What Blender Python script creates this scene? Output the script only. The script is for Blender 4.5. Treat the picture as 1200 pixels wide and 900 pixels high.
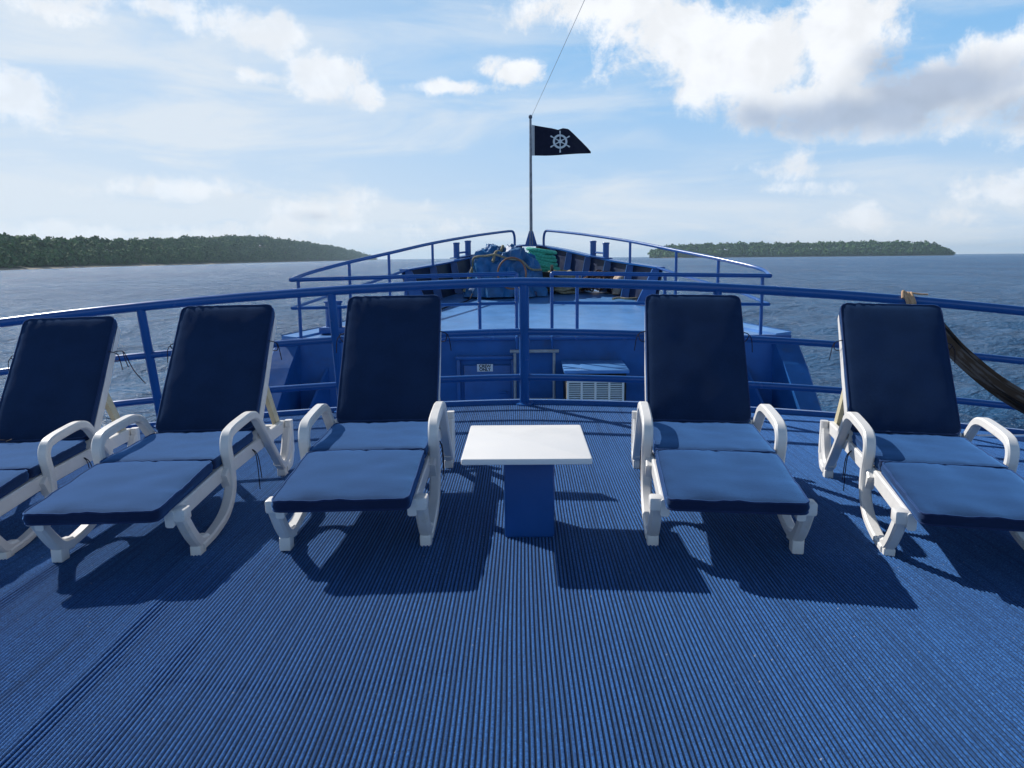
import bpy, bmesh, math, random
import numpy as np
from mathutils import Vector, Matrix, noise

for o in list(bpy.data.objects):
    bpy.data.objects.remove(o)
S = bpy.context.scene
COL = S.collection
PI = math.pi
ROLL = math.atan(11 / 1200)        # the camera was held a little askew

# ---------------------------------------------------------------- camera
CAM_H = 1.25
FPX = 955.0                        # focal length in pixels of a 1200 px wide frame
PITCH = math.atan(148 / FPX)
YAW = math.radians(-0.72)
cam = bpy.data.cameras.new('camera')
cam.sensor_width = 36.0
cam.lens = FPX / 1200 * 36.0
cam.clip_start = 0.05
cam.clip_end = 40000
camo = bpy.data.objects.new('camera', cam)
COL.objects.link(camo)
camo.location = (0, 0, CAM_H)
camo.rotation_euler = (PI / 2 - PITCH, 0, -YAW)
camo.matrix_basis = camo.matrix_basis @ Matrix.Rotation(-ROLL, 4, 'Z')
S.camera = camo

# ---------------------------------------------------------------- light
SUNV = Vector((-0.98, 0.85, 1.0)).normalized()          # towards the sun
SUN_EL = math.asin(SUNV.z)
SUN_AZ = math.atan2(SUNV.x, SUNV.y)                     # clockwise from +Y
sun = bpy.data.lights.new('sun', 'SUN')
sun.energy = 5.0
sun.angle = math.radians(0.53)
sun.color = (1.0, 0.955, 0.89)
suno = bpy.data.objects.new('sun', sun)
COL.objects.link(suno)
suno.rotation_euler = (-SUNV).to_track_quat('-Z', 'Y').to_euler()
suno.location = SUNV * 60

S.view_settings.view_transform = 'Standard'
S.view_settings.look = 'None'
S.view_settings.exposure = 0.0
S.view_settings.gamma = 1.0
S.view_settings.use_curve_mapping = False

world = bpy.data.worlds.new('World')
S.world = world
world.use_nodes = True
NT = world.node_tree
NT.nodes.clear()


class G:
    """tiny helper for wiring math nodes"""
    def __init__(s, nt): s.nt = nt
    def node(s, t, **k):
        n = s.nt.nodes.new(t)
        for a, v in k.items(): setattr(n, a, v)
        return n
    def put(s, sock, v):
        if hasattr(v, 'is_linked') or isinstance(v, bpy.types.NodeSocket): s.nt.links.new(v, sock)
        else: sock.default_value = v
    def m(s, op, a, b=None, c=None, clamp=False):
        n = s.node('ShaderNodeMath', operation=op); n.use_clamp = clamp
        s.put(n.inputs[0], a)
        if b is not None: s.put(n.inputs[1], b)
        if c is not None: s.put(n.inputs[2], c)
        return n.outputs[0]
    def v(s, op, a, b=None, out=0):
        n = s.node('ShaderNodeVectorMath', operation=op)
        s.put(n.inputs[0], a)
        if b is not None: s.put(n.inputs[1], b)
        return n.outputs[out]
    def ramp(s, x, a, b, c=0.0, d=1.0, mode='SMOOTHSTEP'):
        n = s.node('ShaderNodeMapRange', interpolation_type=mode)
        s.put(n.inputs[0], x)
        for i, q in enumerate((a, b, c, d)): n.inputs[i + 1].default_value = q
        return n.outputs[0]
    def noise(s, vec, scale, detail=6, rough=.55, lac=2.0, dist=0.0):
        n = s.node('ShaderNodeTexNoise')
        s.put(n.inputs['Vector'], vec)
        n.inputs['Scale'].default_value = scale; n.inputs['Detail'].default_value = detail
        n.inputs['Roughness'].default_value = rough; n.inputs['Lacunarity'].default_value = lac
        n.inputs['Distortion'].default_value = dist
        return n.outputs[0]
    def mix(s, f, a, b, mode='MIX'):
        n = s.node('ShaderNodeMix', data_type='RGBA', blend_type=mode)
        s.put(n.inputs[0], f); s.put(n.inputs[6], a); s.put(n.inputs[7], b)
        return n.outputs[2]


def px_dir(x, y):
    """azimuth and elevation seen from the deck towards a point of the 1200 x 900 view"""
    F = Vector((math.sin(YAW) * math.cos(PITCH), math.cos(YAW) * math.cos(PITCH), -math.sin(PITCH)))
    R = Vector((math.cos(YAW), -math.sin(YAW), 0))
    U = R.cross(F)
    d = (F + R * ((x - 600) / FPX) + U * ((450 - y) / FPX)).normalized()
    return math.atan2(d.x, d.y), math.asin(d.z)


def build_world():
    g = G(NT)
    sky = g.node('ShaderNodeTexSky', sky_type='NISHITA')
    sky.sun_disc = False
    sky.sun_elevation = SUN_EL
    sky.sun_rotation = SUN_AZ
    sky.air_density = 1.0; sky.dust_density = 0.6; sky.ozone_density = 2.0; sky.altitude = 0
    tc = g.node('ShaderNodeTexCoord')
    sp = g.node('ShaderNodeSeparateXYZ'); NT.links.new(tc.outputs['Generated'], sp.inputs[0])
    az = g.m('ARCTAN2', sp.outputs[0], sp.outputs[1])
    el = g.m('ARCSINE', sp.outputs[2])
    cb = g.node('ShaderNodeCombineXYZ'); g.put(cb.inputs[0], az); g.put(cb.inputs[1], el)
    P = cb.outputs[0]
    STR = 0.05
    K = 1.0 / STR
    # thin veil and cirrus: stretched noise plus a whiter horizon
    cs = g.v('MULTIPLY', P, (1.6, 7.5, 1.0))
    warp = g.noise(P, 3.0, 3, .5)
    cs = g.v('ADD', cs, g.v('MULTIPLY', g.node('ShaderNodeCombineXYZ').outputs[0], (0, 0, 0)))
    cirrus = g.noise(g.v('ADD', cs, (3.1, 1.7, 0.4)), 2.2, 8, .6, 2.0, .6)
    ci = g.ramp(cirrus, .36, .72)
    hz = g.ramp(el, -.02, 0.26, 1.0, 0.0, 'SMOOTHSTEP')
    leftw = g.ramp(g.v('DOT_PRODUCT', tc.outputs['Generated'], tuple(SUNV), out=1), .50, .97)
    low = g.ramp(el, 0.32, 0.62, 1.0, 0.0)                 # the veil thins out overhead
    veil = g.m('ADD', g.m('MULTIPLY', ci, .55), g.m('MULTIPLY', hz, .70))
    veil = g.m('ADD', veil, g.m('MULTIPLY', leftw, .55))
    veil = g.m('MULTIPLY', veil, g.m('ADD', g.m('MULTIPLY', low, .85), .12), clamp=True)
    base = g.mix(1.0, sky.outputs[0], (0.85, 1.15, 1.40, 1), 'MULTIPLY')
    # bright blue band below about thirty degrees, paler towards the horizon
    base = g.mix(g.m('MULTIPLY', g.ramp(el, .20, .62, 1.0, 0.0), .88), base, (0.275 * K, 0.575 * K, 0.95 * K, 1))
    white = (0.80 * K, 0.855 * K, 0.91 * K, 1)
    col = g.mix(g.m('MULTIPLY', veil, .86), base, white)
    # cumulus: (px x, px y, half width px, half height px, weight)
    cl = [(890, 70, 150, 78, 1.0), (800, 55, 110, 62, .8), (985, 55, 95, 90, 1.0), (1090, 120, 135, 52, 1.0), (960, 125, 150, 45, .9),
          (1170, 105, 100, 60, .9), (700, 10, 130, 32, .75), (1230, 130, 90, 50, .8),
          (396, 86, 50, 34, 1.0), (434, 108, 26, 24, .8), (322, 36, 48, 30, .95), (262, 22, 60, 20, .6), (165, 0, 110, 16, .55), (300, 86, 24, 10, .5),
          (24, 108, 72, 38, .78), (60, 5, 90, 14, .35),
          (225, 219, 110, 15, .55), (375, 242, 80, 20, .40), (610, 84, 48, 19, .8), (535, 102, 70, 11, .62),
          (1170, 232, 64, 22, .6), (1015, 262, 52, 18, .55), (1130, 258, 50, 12, .4), (925, 198, 46, 20, .38), (905, 225, 80, 10, .32),
          (150, 270, 260, 13, .45), (350, 265, 160, 10, .35), (1240, 60, 60, 60, .6)]
    pw = g.noise(P, 9.0, 4, .55)
    fb = g.noise(P, 17.0, 12, .66, 2.15, .2)
    f1 = g.noise(P, 13.0, 4, .5, 2.1, .2)
    fb2 = g.noise(g.v('ADD', P, (-.016, .016, 0)), 13.0, 4, .5, 2.1, .2)
    D = None
    for (x, y, rx, ry, w) in cl:
        a, e = px_dir(x, y); a2, _ = px_dir(x + rx, y); _, e2 = px_dir(x, y - ry)
        ra, re = abs(a2 - a), abs(e2 - e)
        L = g.v('LENGTH', g.v('MULTIPLY', g.v('SUBTRACT', P, (a, e, 0)), (1 / ra, 1 / re, 0)), out=1)
        d = g.m('MULTIPLY', g.m('SUBTRACT', 1.05, L), w)
        D = d if D is None else g.m('SMOOTH_MAX', D, d, .12)
    # the same kind of scattered cloud goes on round the rest of the sky
    gen = tc.outputs['Generated']
    front = g.m('MULTIPLY', g.ramp(g.m('ABSOLUTE', az), .70, .95, 1.0, 0.0), g.ramp(el, .34, .48, 1.0, 0.0))
    fld = g.m('MULTIPLY', g.m('SUBTRACT', g.noise(g.v('MULTIPLY', gen, (1, 1, 2.2)), 2.4, 3, .5), .61), 2.6)
    fld = g.m('SUBTRACT', fld, g.m('MULTIPLY', front, 3.0))
    fld = g.m('SUBTRACT', fld, g.m('MULTIPLY', g.ramp(el, .55, .9), 3.0))
    D = g.m('MAXIMUM', D, fld)
    n = g.m('ADD', g.m('MULTIPLY', g.m('SUBTRACT', fb, .5), 2.1), g.m('MULTIPLY', g.m('SUBTRACT', pw, .5), .9))
    dens = g.m('ADD', g.m('MAXIMUM', D, -1.2), n)
    cov = g.ramp(dens, -.04, .50)
    # grey undersides of the big cloud
    gr = None
    for (x, y, rx, ry, w) in [(1010, 138, 220, 42, 1.0), (1090, 110, 150, 46, .95), (1050, 80, 60, 40, .8), (900, 140, 90, 30, .55), (1190, 140, 90, 40, .8), (400, 118, 50, 14, .3),
                              (290, 229, 26, 8, .6), (375, 252, 40, 10, .5)]:
        a, e = px_dir(x, y); a2, _ = px_dir(x + rx, y); _, e2 = px_dir(x, y - ry)
        L = g.v('LENGTH', g.v('MULTIPLY', g.v('SUBTRACT', P, (a, e, 0)), (1 / abs(a2 - a), 1 / abs(e2 - e), 0)), out=1)
        d = g.m('MULTIPLY', g.m('SUBTRACT', 1.0, L), w)
        gr = d if gr is None else g.m('SMOOTH_MAX', gr, d, .2)
    gr = g.ramp(g.m('ADD', gr, g.m('MULTIPLY', g.m('SUBTRACT', f1, .5), 1.3)), -.05, .75)
    rel = g.ramp(g.m('SUBTRACT', f1, fb2), -.12, .12, .93, 1.03, 'SMOOTHSTEP')
    ccol = g.mix(gr, (0.96 * K, 0.985 * K, 1.02 * K, 1), (0.47 * K, 0.545 * K, 0.68 * K, 1))
    cc = g.v('SCALE', ccol); cc.node.inputs['Scale'].default_value = 1.0
    g.put(cc.node.inputs['Scale'], rel)
    soft = g.m('MULTIPLY', g.ramp(el, .02, .22, .62, .97), g.ramp(leftw, .15, .8, 1.0, .75))
    fin = g.mix(g.m('MULTIPLY', cov, soft), col, cc)
    bg = g.node('ShaderNodeBackground')
    g.put(bg.inputs[0], fin); bg.inputs[1].default_value = STR
    out = g.node('ShaderNodeOutputWorld'); NT.links.new(bg.outputs[0], out.inputs[0])


build_world()

# ---------------------------------------------------------------- helpers
SHIP = []                 # everything that heels with the ship


def tag(o, label=None, cat=None, group=None, kind=None):
    if label: o['label'] = label
    if cat: o['category'] = cat
    if group: o['group'] = group
    if kind: o['kind'] = kind
    return o


def thing(name, label, cat, loc=(0, 0, 0), rz=0.0, group=None, ship=True):
    o = bpy.data.objects.new(name, None)
    o.empty_display_size = .2
    COL.objects.link(o)
    o.location = loc; o.rotation_euler = (0, 0, rz)
    tag(o, label, cat, group)
    if ship: SHIP.append(o)
    return o


class MB:
    def __init__(s): s.v = []; s.f = []; s.mi = []
    def add(s, vs, fs, mi=0):
        b = len(s.v); s.v += [tuple(q) for q in vs]
        for f in fs: s.f.append(tuple(i + b for i in f)); s.mi.append(mi)
        return s
    def bm(s, bm, M=None):
        bm.verts.index_update()
        if M is not None: bmesh.ops.transform(bm, matrix=M, verts=bm.verts)
        s.add([v.co.copy() for v in bm.verts], [[v.index for v in f.verts] for f in bm.faces]); bm.free(); return s
    def box(s, c, size, bev=.004, M=None, seg=2):
        bm = bmesh.new(); bmesh.ops.create_cube(bm, size=1)
        for v in bm.verts: v.co = Vector((v.co.x * size[0], v.co.y * size[1], v.co.z * size[2]))
        if bev: bmesh.ops.bevel(bm, geom=list(bm.edges), offset=min(bev, min(size) * .45), segments=seg, affect='EDGES', profile=.5)
        T = Matrix.Translation(c)
        if M is not None: T = T @ M.to_4x4()
        return s.bm(bm, T)
    def tube(s, pts, r, seg=10, closed=False, cap=True, twist=None):
        P = [Vector(p) for p in pts]; n = len(P); rings = []
        up = None
        for i in range(n):
            if closed: t = (P[(i + 1) % n] - P[i - 1])
            else: t = P[min(i + 1, n - 1)] - P[max(i - 1, 0)]
            t.normalize()
            if up is None:
                up = Vector((0, 0, 1)) if abs(t.z) < .9 else Vector((1, 0, 0))
            a = t.cross(up)
            if a.length < 1e-5: a = t.cross(Vector((0, 1, .3)))
            a.normalize(); b = a.cross(t).normalized(); up = b
            rr = r[i] if isinstance(r, (list, tuple)) else r
            rings.append([P[i] + (a * math.cos(2 * PI * k / seg) + b * math.sin(2 * PI * k / seg)) * rr for k in range(seg)])
        vs = [q for ring in rings for q in ring]; fs = []
        for i in range(n if closed else n - 1):
            j = (i + 1) % n
            for k in range(seg):
                l = (k + 1) % seg
                fs.append((i * seg + k, i * seg + l, j * seg + l, j * seg + k))
        if cap and not closed:
            fs.append(tuple(range(seg))); fs.append(tuple((n - 1) * seg + k for k in reversed(range(seg))))
        return s.add(vs, fs)
    def lathe(s, prof, seg=24, M=None):
        vs = []; fs = []; n = len(prof)
        for i, (r, z) in enumerate(prof):
            for k in range(seg):
                a = 2 * PI * k / seg; vs.append(Vector((r * math.cos(a), r * math.sin(a), z)))
        for i in range(n - 1):
            for k in range(seg):
                l = (k + 1) % seg; fs.append((i * seg + k, i * seg + l, (i + 1) * seg + l, (i + 1) * seg + k))
        fs.append(tuple(reversed(range(seg)))); fs.append(tuple((n - 1) * seg + k for k in range(seg)))
        if M is not None: vs = [M @ q for q in vs]
        return s.add(vs, fs)
    def loft(s, secs, closed=True, cap=True):
        n = len(secs[0]); vs = [q for c in secs for q in c]; fs = []
        for i in range(len(secs) - 1):
            for k in range(n if closed else n - 1):
                l = (k + 1) % n; fs.append((i * n + k, i * n + l, (i + 1) * n + l, (i + 1) * n + k))
        if cap and closed:
            fs.append(tuple(reversed(range(n)))); fs.append(tuple((len(secs) - 1) * n + k for k in range(n)))
        return s.add(vs, fs)
    def sheet(s, rows, thick=None):
        """grid of points; with thick the sheet gets a second skin offset by that vector"""
        n = len(rows[0]); m = len(rows)
        vs = [Vector(q) for r in rows for q in r]
        fs = [(i * n + k, i * n + k + 1, (i + 1) * n + k + 1, (i + 1) * n + k) for i in range(m - 1) for k in range(n - 1)]
        if thick is not None:
            b = len(vs); vs += [q + Vector(thick) for q in vs]
            fs += [tuple(reversed([i + b for i in f])) for f in fs]
            loop = [k for k in range(n)] + [i * n + n - 1 for i in range(1, m)] + [(m - 1) * n + k for k in range(n - 2, -1, -1)] + [i * n for i in range(m - 2, 0, -1)]
            for q in range(len(loop)):
                a, c = loop[q], loop[(q + 1) % len(loop)]
                fs.append((a, a + b, c + b, c))
        return s.add(vs, fs)
    def build(s, name, mats, parent=None, smooth=True, origin=None, recalc=True):
        me = bpy.data.meshes.new(name)
        vs = s.v
        off = None
        if parent is not None and origin is None:
            M = parent.matrix_basis.inverted()
            p = parent.parent
            if p is not None: M = (p.matrix_basis @ parent.matrix_basis).inverted()
            vs = [M @ Vector(q) for q in vs]
        me.from_pydata([tuple(q) for q in vs], [], s.f)
        if not isinstance(mats, (list, tuple)): mats = [mats]
        for m in mats: me.materials.append(m)
        if len(mats) > 1: me.polygons.foreach_set('material_index', s.mi)
        if recalc:
            bm = bmesh.new(); bm.from_mesh(me); bmesh.ops.recalc_face_normals(bm, faces=bm.faces); bm.to_mesh(me); bm.free()
        if smooth:
            me.polygons.foreach_set('use_smooth', [True] * len(me.polygons))
            me.set_sharp_from_angle(angle=math.radians(38))
        me.update()
        o = bpy.data.objects.new(name, me); COL.objects.link(o)
        if parent is not None: o.parent = parent
        else: SHIP.append(o)
        return o


def spline(pts, n=8, closed=False):
    """Catmull-Rom through the points"""
    P = [Vector(p) for p in pts]; out = []; m = len(P)
    rng = range(m) if closed else range(m - 1)
    for i in rng:
        if closed: a, b, c, d = P[i - 1], P[i], P[(i + 1) % m], P[(i + 2) % m]
        else: a, b, c, d = P[max(i - 1, 0)], P[i], P[i + 1], P[min(i + 2, m - 1)]
        for k in range(n):
            t = k / n
            out.append(.5 * ((2 * b) + (c - a) * t + (2 * a - 5 * b + 4 * c - d) * t * t + (3 * b - a - 3 * c + d) * t ** 3))
    if not closed: out.append(P[-1].copy())
    return out


def corner_path(pts, r, n=5):
    """polyline with its inner corners rounded"""
    P = [Vector(p) for p in pts]; out = [P[0]]
    for i in range(1, len(P) - 1):
        a, b, c = P[i - 1], P[i], P[i + 1]
        u = (a - b); v = (c - b); q = min(r, u.length * .48, v.length * .48)
        s0 = b + u.normalized() * q; s1 = b + v.normalized() * q
        for k in range(n + 1):
            t = k / n
            out.append(s0 * (1 - t) ** 2 + b * 2 * t * (1 - t) + s1 * t * t)
    out.append(P[-1]); return out


# ---------------------------------------------------------------- materials
def mat(name, col, rough=.5, spec=.5, var=.12, vscale=6.0, bump=0.0, bscale=60.0, metal=0.0, dirt_shade=None, dscale=3.0, coat=0.0, sheen=0.0, detail=5):
    m = bpy.data.materials.new(name); m.use_nodes = True
    nt = m.node_tree; g = G(nt)
    b = nt.nodes['Principled BSDF']
    tc = g.node('ShaderNodeTexCoord'); P = tc.outputs['Object']
    c = tuple(col) + (1,)
    n1 = g.noise(P, vscale, detail, .6)
    dark = tuple(q * (1 - var) for q in col) + (1,); lite = tuple(min(1, q * (1 + var)) for q in col) + (1,)
    cc = g.mix(g.ramp(n1, .3, .7), dark, lite)
    rr = g.ramp(g.noise(P, vscale * 2.3, 4, .6), .3, .7, rough * .85, min(1, rough * 1.15))
    if dirt_shade is not None:
        dn = g.noise(P, dscale, 8, .65)
        f = g.ramp(dn, .58, .74, 0, .8)
        cc = g.mix(f, cc, tuple(dirt_shade) + (1,))
    g.put(b.inputs['Base Color'], cc); g.put(b.inputs['Roughness'], rr)
    b.inputs['Metallic'].default_value = metal
    b.inputs['Specular IOR Level'].default_value = spec
    b.inputs['Coat Weight'].default_value = coat
    b.inputs['Sheen Weight'].default_value = sheen
    if bump:
        bn = g.node('ShaderNodeBump'); bn.inputs['Strength'].default_value = bump; bn.inputs['Distance'].default_value = .01
        g.put(bn.inputs['Height'], g.noise(P, bscale, 5, .6)); nt.links.new(bn.outputs[0], b.inputs['Normal'])
    return m


M_ship = mat('ship_blue_paint', (.016, .108, .34), .33, .5, .16, 2.0, .14, 9, dirt_shade=(.035, .085, .21), dscale=2.6)
M_rail = mat('rail_blue_paint', (.014, .096, .33), .24, .5, .08, 2.0)
M_fdeck = mat('foredeck_blue_paint', (.10, .27, .58), .34, .5, .14, 1.5, .2, 5, dirt_shade=(.12, .23, .5), dscale=1.3)
M_navy = mat('dark_blue_paint', (.008, .025, .11), .35, .5, .15, 3)
M_inner = mat('bulwark_dark_blue', (.006, .018, .06), .45, .4, .2, 3)  # even dark blue over the whole bulwark, darker than the hull
M_grey = mat('galvanised_grey', (.36, .37, .38), .45, .5, .15, 14, .15, 60, dirt_shade=(.25, .2, .15), dscale=8)
M_resin = mat('white_resin', (.78, .765, .74), .38, .45, .05, 5, .05, 160, dirt_shade=(.62, .57, .47), dscale=5)
M_yell = mat('yellowed_resin', (.62, .55, .36), .45, .45, .1, 9, .05, 160)
M_table = mat('white_gelcoat', (.80, .785, .765), .42, .4, .01, 3)
M_black = mat('black_drum_shade', (.008, .008, .009), .6, .4, .2, 10)
M_cord = mat('dark_cord', (.01, .012, .03), .8, .3, .2, 40)
M_grille = mat('white_grille', (.88, .84, .74), .6, .4, .04, 12)
M_steel = mat('pole_steel', (.19, .20, .23), .35, .5, .25, 10, metal=.6)
M_flag = mat('flag_navy', (.012, .014, .035), .9, .2, .15, 8, .2, 120, sheen=.2)
M_white = mat('print_white', (.78, .78, .78), .6, .4, .03, 20)
M_hoist = mat('hoist_tape', (.6, .56, .55), .8, .3, .06, 20)
M_tarp = mat('tarp_blue', (.014, .125, .31), .48, .45, .3, 3.0, .45, 16, dirt_shade=(.006, .035, .10), dscale=3.5)  # darker patches imitate shade in the tarpaulin folds
M_green = mat('green_rope', (.07, .46, .33), .7, .3, .3, 25, .6, 120)
M_beige = mat('beige_rope', (.30, .26, .17), .85, .3, .25, 25, .6, 120)
M_hose = mat('brown_hose', (.23, .10, .055), .5, .5, .2, 18)
M_rust = mat('rusty_chain', (.07, .03, .018), .75, .4, .5, 22, .6, 80)
M_sack = mat('pale_sack', (.5, .38, .29), .85, .3, .2, 12, .5, 40)
M_knot = mat('knot_rope', (.62, .40, .24), .8, .3, .2, 60, .6, 200)
M_ped = mat('pedestal_blue', (.009, .075, .28), .45, .4, .1, 3, .1, 30)
M_txt = mat('sign_ink', (.02, .02, .025), .7, .3, .05, 20)
M_bark = mat('bark', (.12, .10, .085), .9, .2, .2, 2)


def fabric(name, col, lite):
    m = bpy.data.materials.new(name); m.use_nodes = True
    nt = m.node_tree; g = G(nt); b = nt.nodes['Principled BSDF']
    P = g.node('ShaderNodeTexCoord').outputs['Object']
    thread = g.m('MULTIPLY', g.noise(g.v('MULTIPLY', P, (1, .12, 1)), 900, 2, .5), 1.0)
    thread2 = g.noise(g.v('MULTIPLY', P, (.12, 1, 1)), 900, 2, .5)
    fine = g.m('MULTIPLY', g.m('ADD', thread, thread2), .5)
    cloud = g.noise(P, 5, 5, .6)
    f = g.m('ADD', g.ramp(fine, .3, .7, 0, .75), g.ramp(cloud, .3, .7, 0, .3), clamp=True)
    g.put(b.inputs['Base Color'], g.mix(f, tuple(col) + (1,), tuple(lite) + (1,)))
    b.inputs['Roughness'].default_value = .95; b.inputs['Specular IOR Level'].default_value = .15
    b.inputs['Sheen Weight'].default_value = .72; b.inputs['Sheen Roughness'].default_value = .45
    b.inputs['Sheen Tint'].default_value = (.13, .40, .95, 1)
    bn = g.node('ShaderNodeBump'); bn.inputs['Strength'].default_value = .35; bn.inputs['Distance'].default_value = .002
    g.put(bn.inputs['Height'], g.m('ADD', fine, g.m('MULTIPLY', g.noise(P, 60, 3, .6), .7))); nt.links.new(bn.outputs[0], b.inputs['Normal'])
    return m


M_cush = fabric('navy_canvas', (.004, .011, .035), (.013, .034, .096))
M_side = fabric('navy_shaded_side', (.008, .014, .045), (.016, .028, .075))  # cushion walls get their own tone to imitate side shade
M_pipe = fabric('navy_piping', (.012, .02, .065), (.025, .04, .11))


def carpet_mats():
    out = []
    for nm, c0, c1, c2 in (('carpet_pile', (.006, .048, .19), (.046, .195, .56), (.36, .60, .90)), ('carpet_backing_shade', (.002, .005, .014), (.004, .010, .026), (.007, .018, .045))):  # near-black backing also carries the groove shade, as the ribs are low
        m = bpy.data.materials.new(nm); m.use_nodes = True
        nt = m.node_tree; g = G(nt); b = nt.nodes['Principled BSDF']
        P = g.node('ShaderNodeTexCoord').outputs['Object']
        tuft = g.noise(P, 120, 5, .85)
        wear = g.noise(g.v('MULTIPLY', P, (1, .5, 1)), 1.1, 6, .62)
        cc = g.mix(g.ramp(tuft, .34, .66), c0 + (1,), c1 + (1,))
        cc = g.mix(g.ramp(tuft, .60, .74, 0, .85), cc, c2 + (1,))
        fl = g.noise(P, 95, 3, .7)
        cc = g.mix(g.ramp(fl, .52, .68, 0, .7), cc, (.012, .035, .09, 1))
        cc = g.mix(g.ramp(wear, .42, .72, 0, .3), cc, tuple(q * .55 + .012 for q in c0) + (1,))
        rib = g.noise(g.v('MULTIPLY', P, (1, .012, 1)), 62, 1, .5)
        cc = g.mix(g.ramp(rib, .35, .5, .38, 0), cc, tuple(q * .45 for q in c0) + (1,))
        lint = g.noise(P, 75, 0, .5)
        cc = g.mix(g.ramp(lint, .865, .88, 0, .5), cc, (.5, .56, .62, 1))
        g.put(b.inputs['Base Color'], cc)
        b.inputs['Roughness'].default_value = .9; b.inputs['Specular IOR Level'].default_value = .25
        b.inputs['Sheen Weight'].default_value = .42; b.inputs['Sheen Roughness'].default_value = .4; b.inputs['Sheen Tint'].default_value = (.22, .50, .95, 1)
        bn = g.node('ShaderNodeBump'); bn.inputs['Strength'].default_value = .9; bn.inputs['Distance'].default_value = .006
        g.put(bn.inputs['Height'], tuft); nt.links.new(bn.outputs[0], b.inputs['Normal'])
        out.append(m)
    return out


# ---------------------------------------------------------------- sea, islands
SEA = -5.2


def build_sea():
    rng = np.random.RandomState(4)
    front = np.radians(np.linspace(-47, 47, 480)); rest = np.radians(np.linspace(47, 313, 90))[1:-1]
    th = np.concatenate([front, rest]); nr = 430
    r = 7.0 * (14000 / 7.0) ** (np.linspace(0, 1, nr))
    R, T = np.meshgrid(r, th, indexing='ij')
    X = R * np.sin(T); Y = R * np.cos(T); Z = np.zeros_like(X)
    dr = np.gradient(r)[:, None]
    for k in range(46):
        lam = 0.9 * (11.0 ** rng.rand()); a = math.radians(rng.normal(20, 38)); ph = rng.rand() * 6.28
        kx, ky = 2 * PI / lam * math.sin(a), 2 * PI / lam * math.cos(a)
        amp = lam * .010 * (.6 + .8 * rng.rand())
        fade = np.clip(1.6 - dr / lam * 4.0, 0, 1)
        q = np.sin(X * kx + Y * ky + ph)
        Z += amp * fade * (q + .35 * (q * q - .5))
    Z = np.clip(Z, -1.2, 1.2)
    V = np.stack([X, Y, Z], -1).reshape(-1, 3).astype(np.float32)
    nt_ = len(th)
    i = np.arange(nr - 1)[:, None] * nt_; j = np.arange(nt_)[None, :]; j2 = (j + 1) % nt_
    F = np.stack([i + j, i + nt_ + j, i + nt_ + j2, i + j2], -1).reshape(-1, 4)
    c = len(V); V = np.vstack([V, [[0, 0, 0]]])
    tri = np.stack([np.full(nt_, c), np.arange(nt_), (np.arange(nt_) + 1) % nt_], -1)
    me = bpy.data.meshes.new('sea')
    nq, n3 = len(F), len(tri)
    me.vertices.add(len(V)); me.vertices.foreach_set('co', V.ravel())
    me.loops.add(nq * 4 + n3 * 3); me.loops.foreach_set('vertex_index', np.concatenate([F[:, ::-1].ravel(), tri[:, ::-1].ravel()]).astype(np.int32))
    me.polygons.add(nq + n3)
    st = np.concatenate([np.arange(nq) * 4, nq * 4 + np.arange(n3) * 3]).astype(np.int32)
    me.polygons.foreach_set('loop_start', st)
    me.update(calc_edges=True); me.validate()
    me.polygons.foreach_set('use_smooth', [True] * len(me.polygons))
    m = bpy.data.materials.new('sea_water'); m.use_nodes = True
    nt = m.node_tree; g = G(nt); b = nt.nodes['Principled BSDF']
    P = g.node('ShaderNodeTexCoord').outputs['Object']
    patch = g.noise(g.v('MULTIPLY', P, (1, .35, 1)), .02, 4, .55)
    nt.nodes.remove(b)
    body = g.node('ShaderNodeBsdfDiffuse'); gl = g.node('ShaderNodeBsdfGlossy'); gl.inputs['Roughness'].default_value = .25
    gl.inputs['Color'].default_value = (1, 1, 1, 1)
    g.put(body.inputs['Color'], g.mix(g.ramp(patch, .35, .65), (.018, .104, .25, 1), (.028, .135, .305, 1)))
    h = g.m('ADD', g.noise(g.v('MULTIPLY', P, (1, 1.5, 1)), 1.8, 5, .65), g.m('MULTIPLY', g.noise(g.v('MULTIPLY', P, (1, 1.4, 1)), .22, 4, .6), 4.2))
    h = g.m('ADD', h, g.m('MULTIPLY', g.noise(P, .035, 3, .6), 14.0))
    bn = g.node('ShaderNodeBump'); bn.inputs['Strength'].default_value = 1.0; bn.inputs['Distance'].default_value = .9
    g.put(bn.inputs['Height'], h); nt.links.new(bn.outputs[0], gl.inputs['Normal']); nt.links.new(bn.outputs[0], body.inputs['Normal'])
    # reflectance of a choppy surface, averaged over wave slopes, levels off towards grazing view
    fr = g.node('ShaderNodeFresnel'); fr.inputs['IOR'].default_value = 1.333; nt.links.new(bn.outputs[0], fr.inputs['Normal'])
    mx = g.node('ShaderNodeMixShader'); g.put(mx.inputs[0], g.m('MINIMUM', fr.outputs[0], .60))
    nt.links.new(body.outputs[0], mx.inputs[1]); nt.links.new(gl.outputs[0], mx.inputs[2])
    nt.links.new(mx.outputs[0], nt.nodes['Material Output'].inputs[0])
    me.materials.append(m)
    o = bpy.data.objects.new('sea', me); COL.objects.link(o); o.location = (0, 0, SEA)
    tag(o, 'choppy blue grey sea all round the ship', None, kind='structure')


build_sea()


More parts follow.
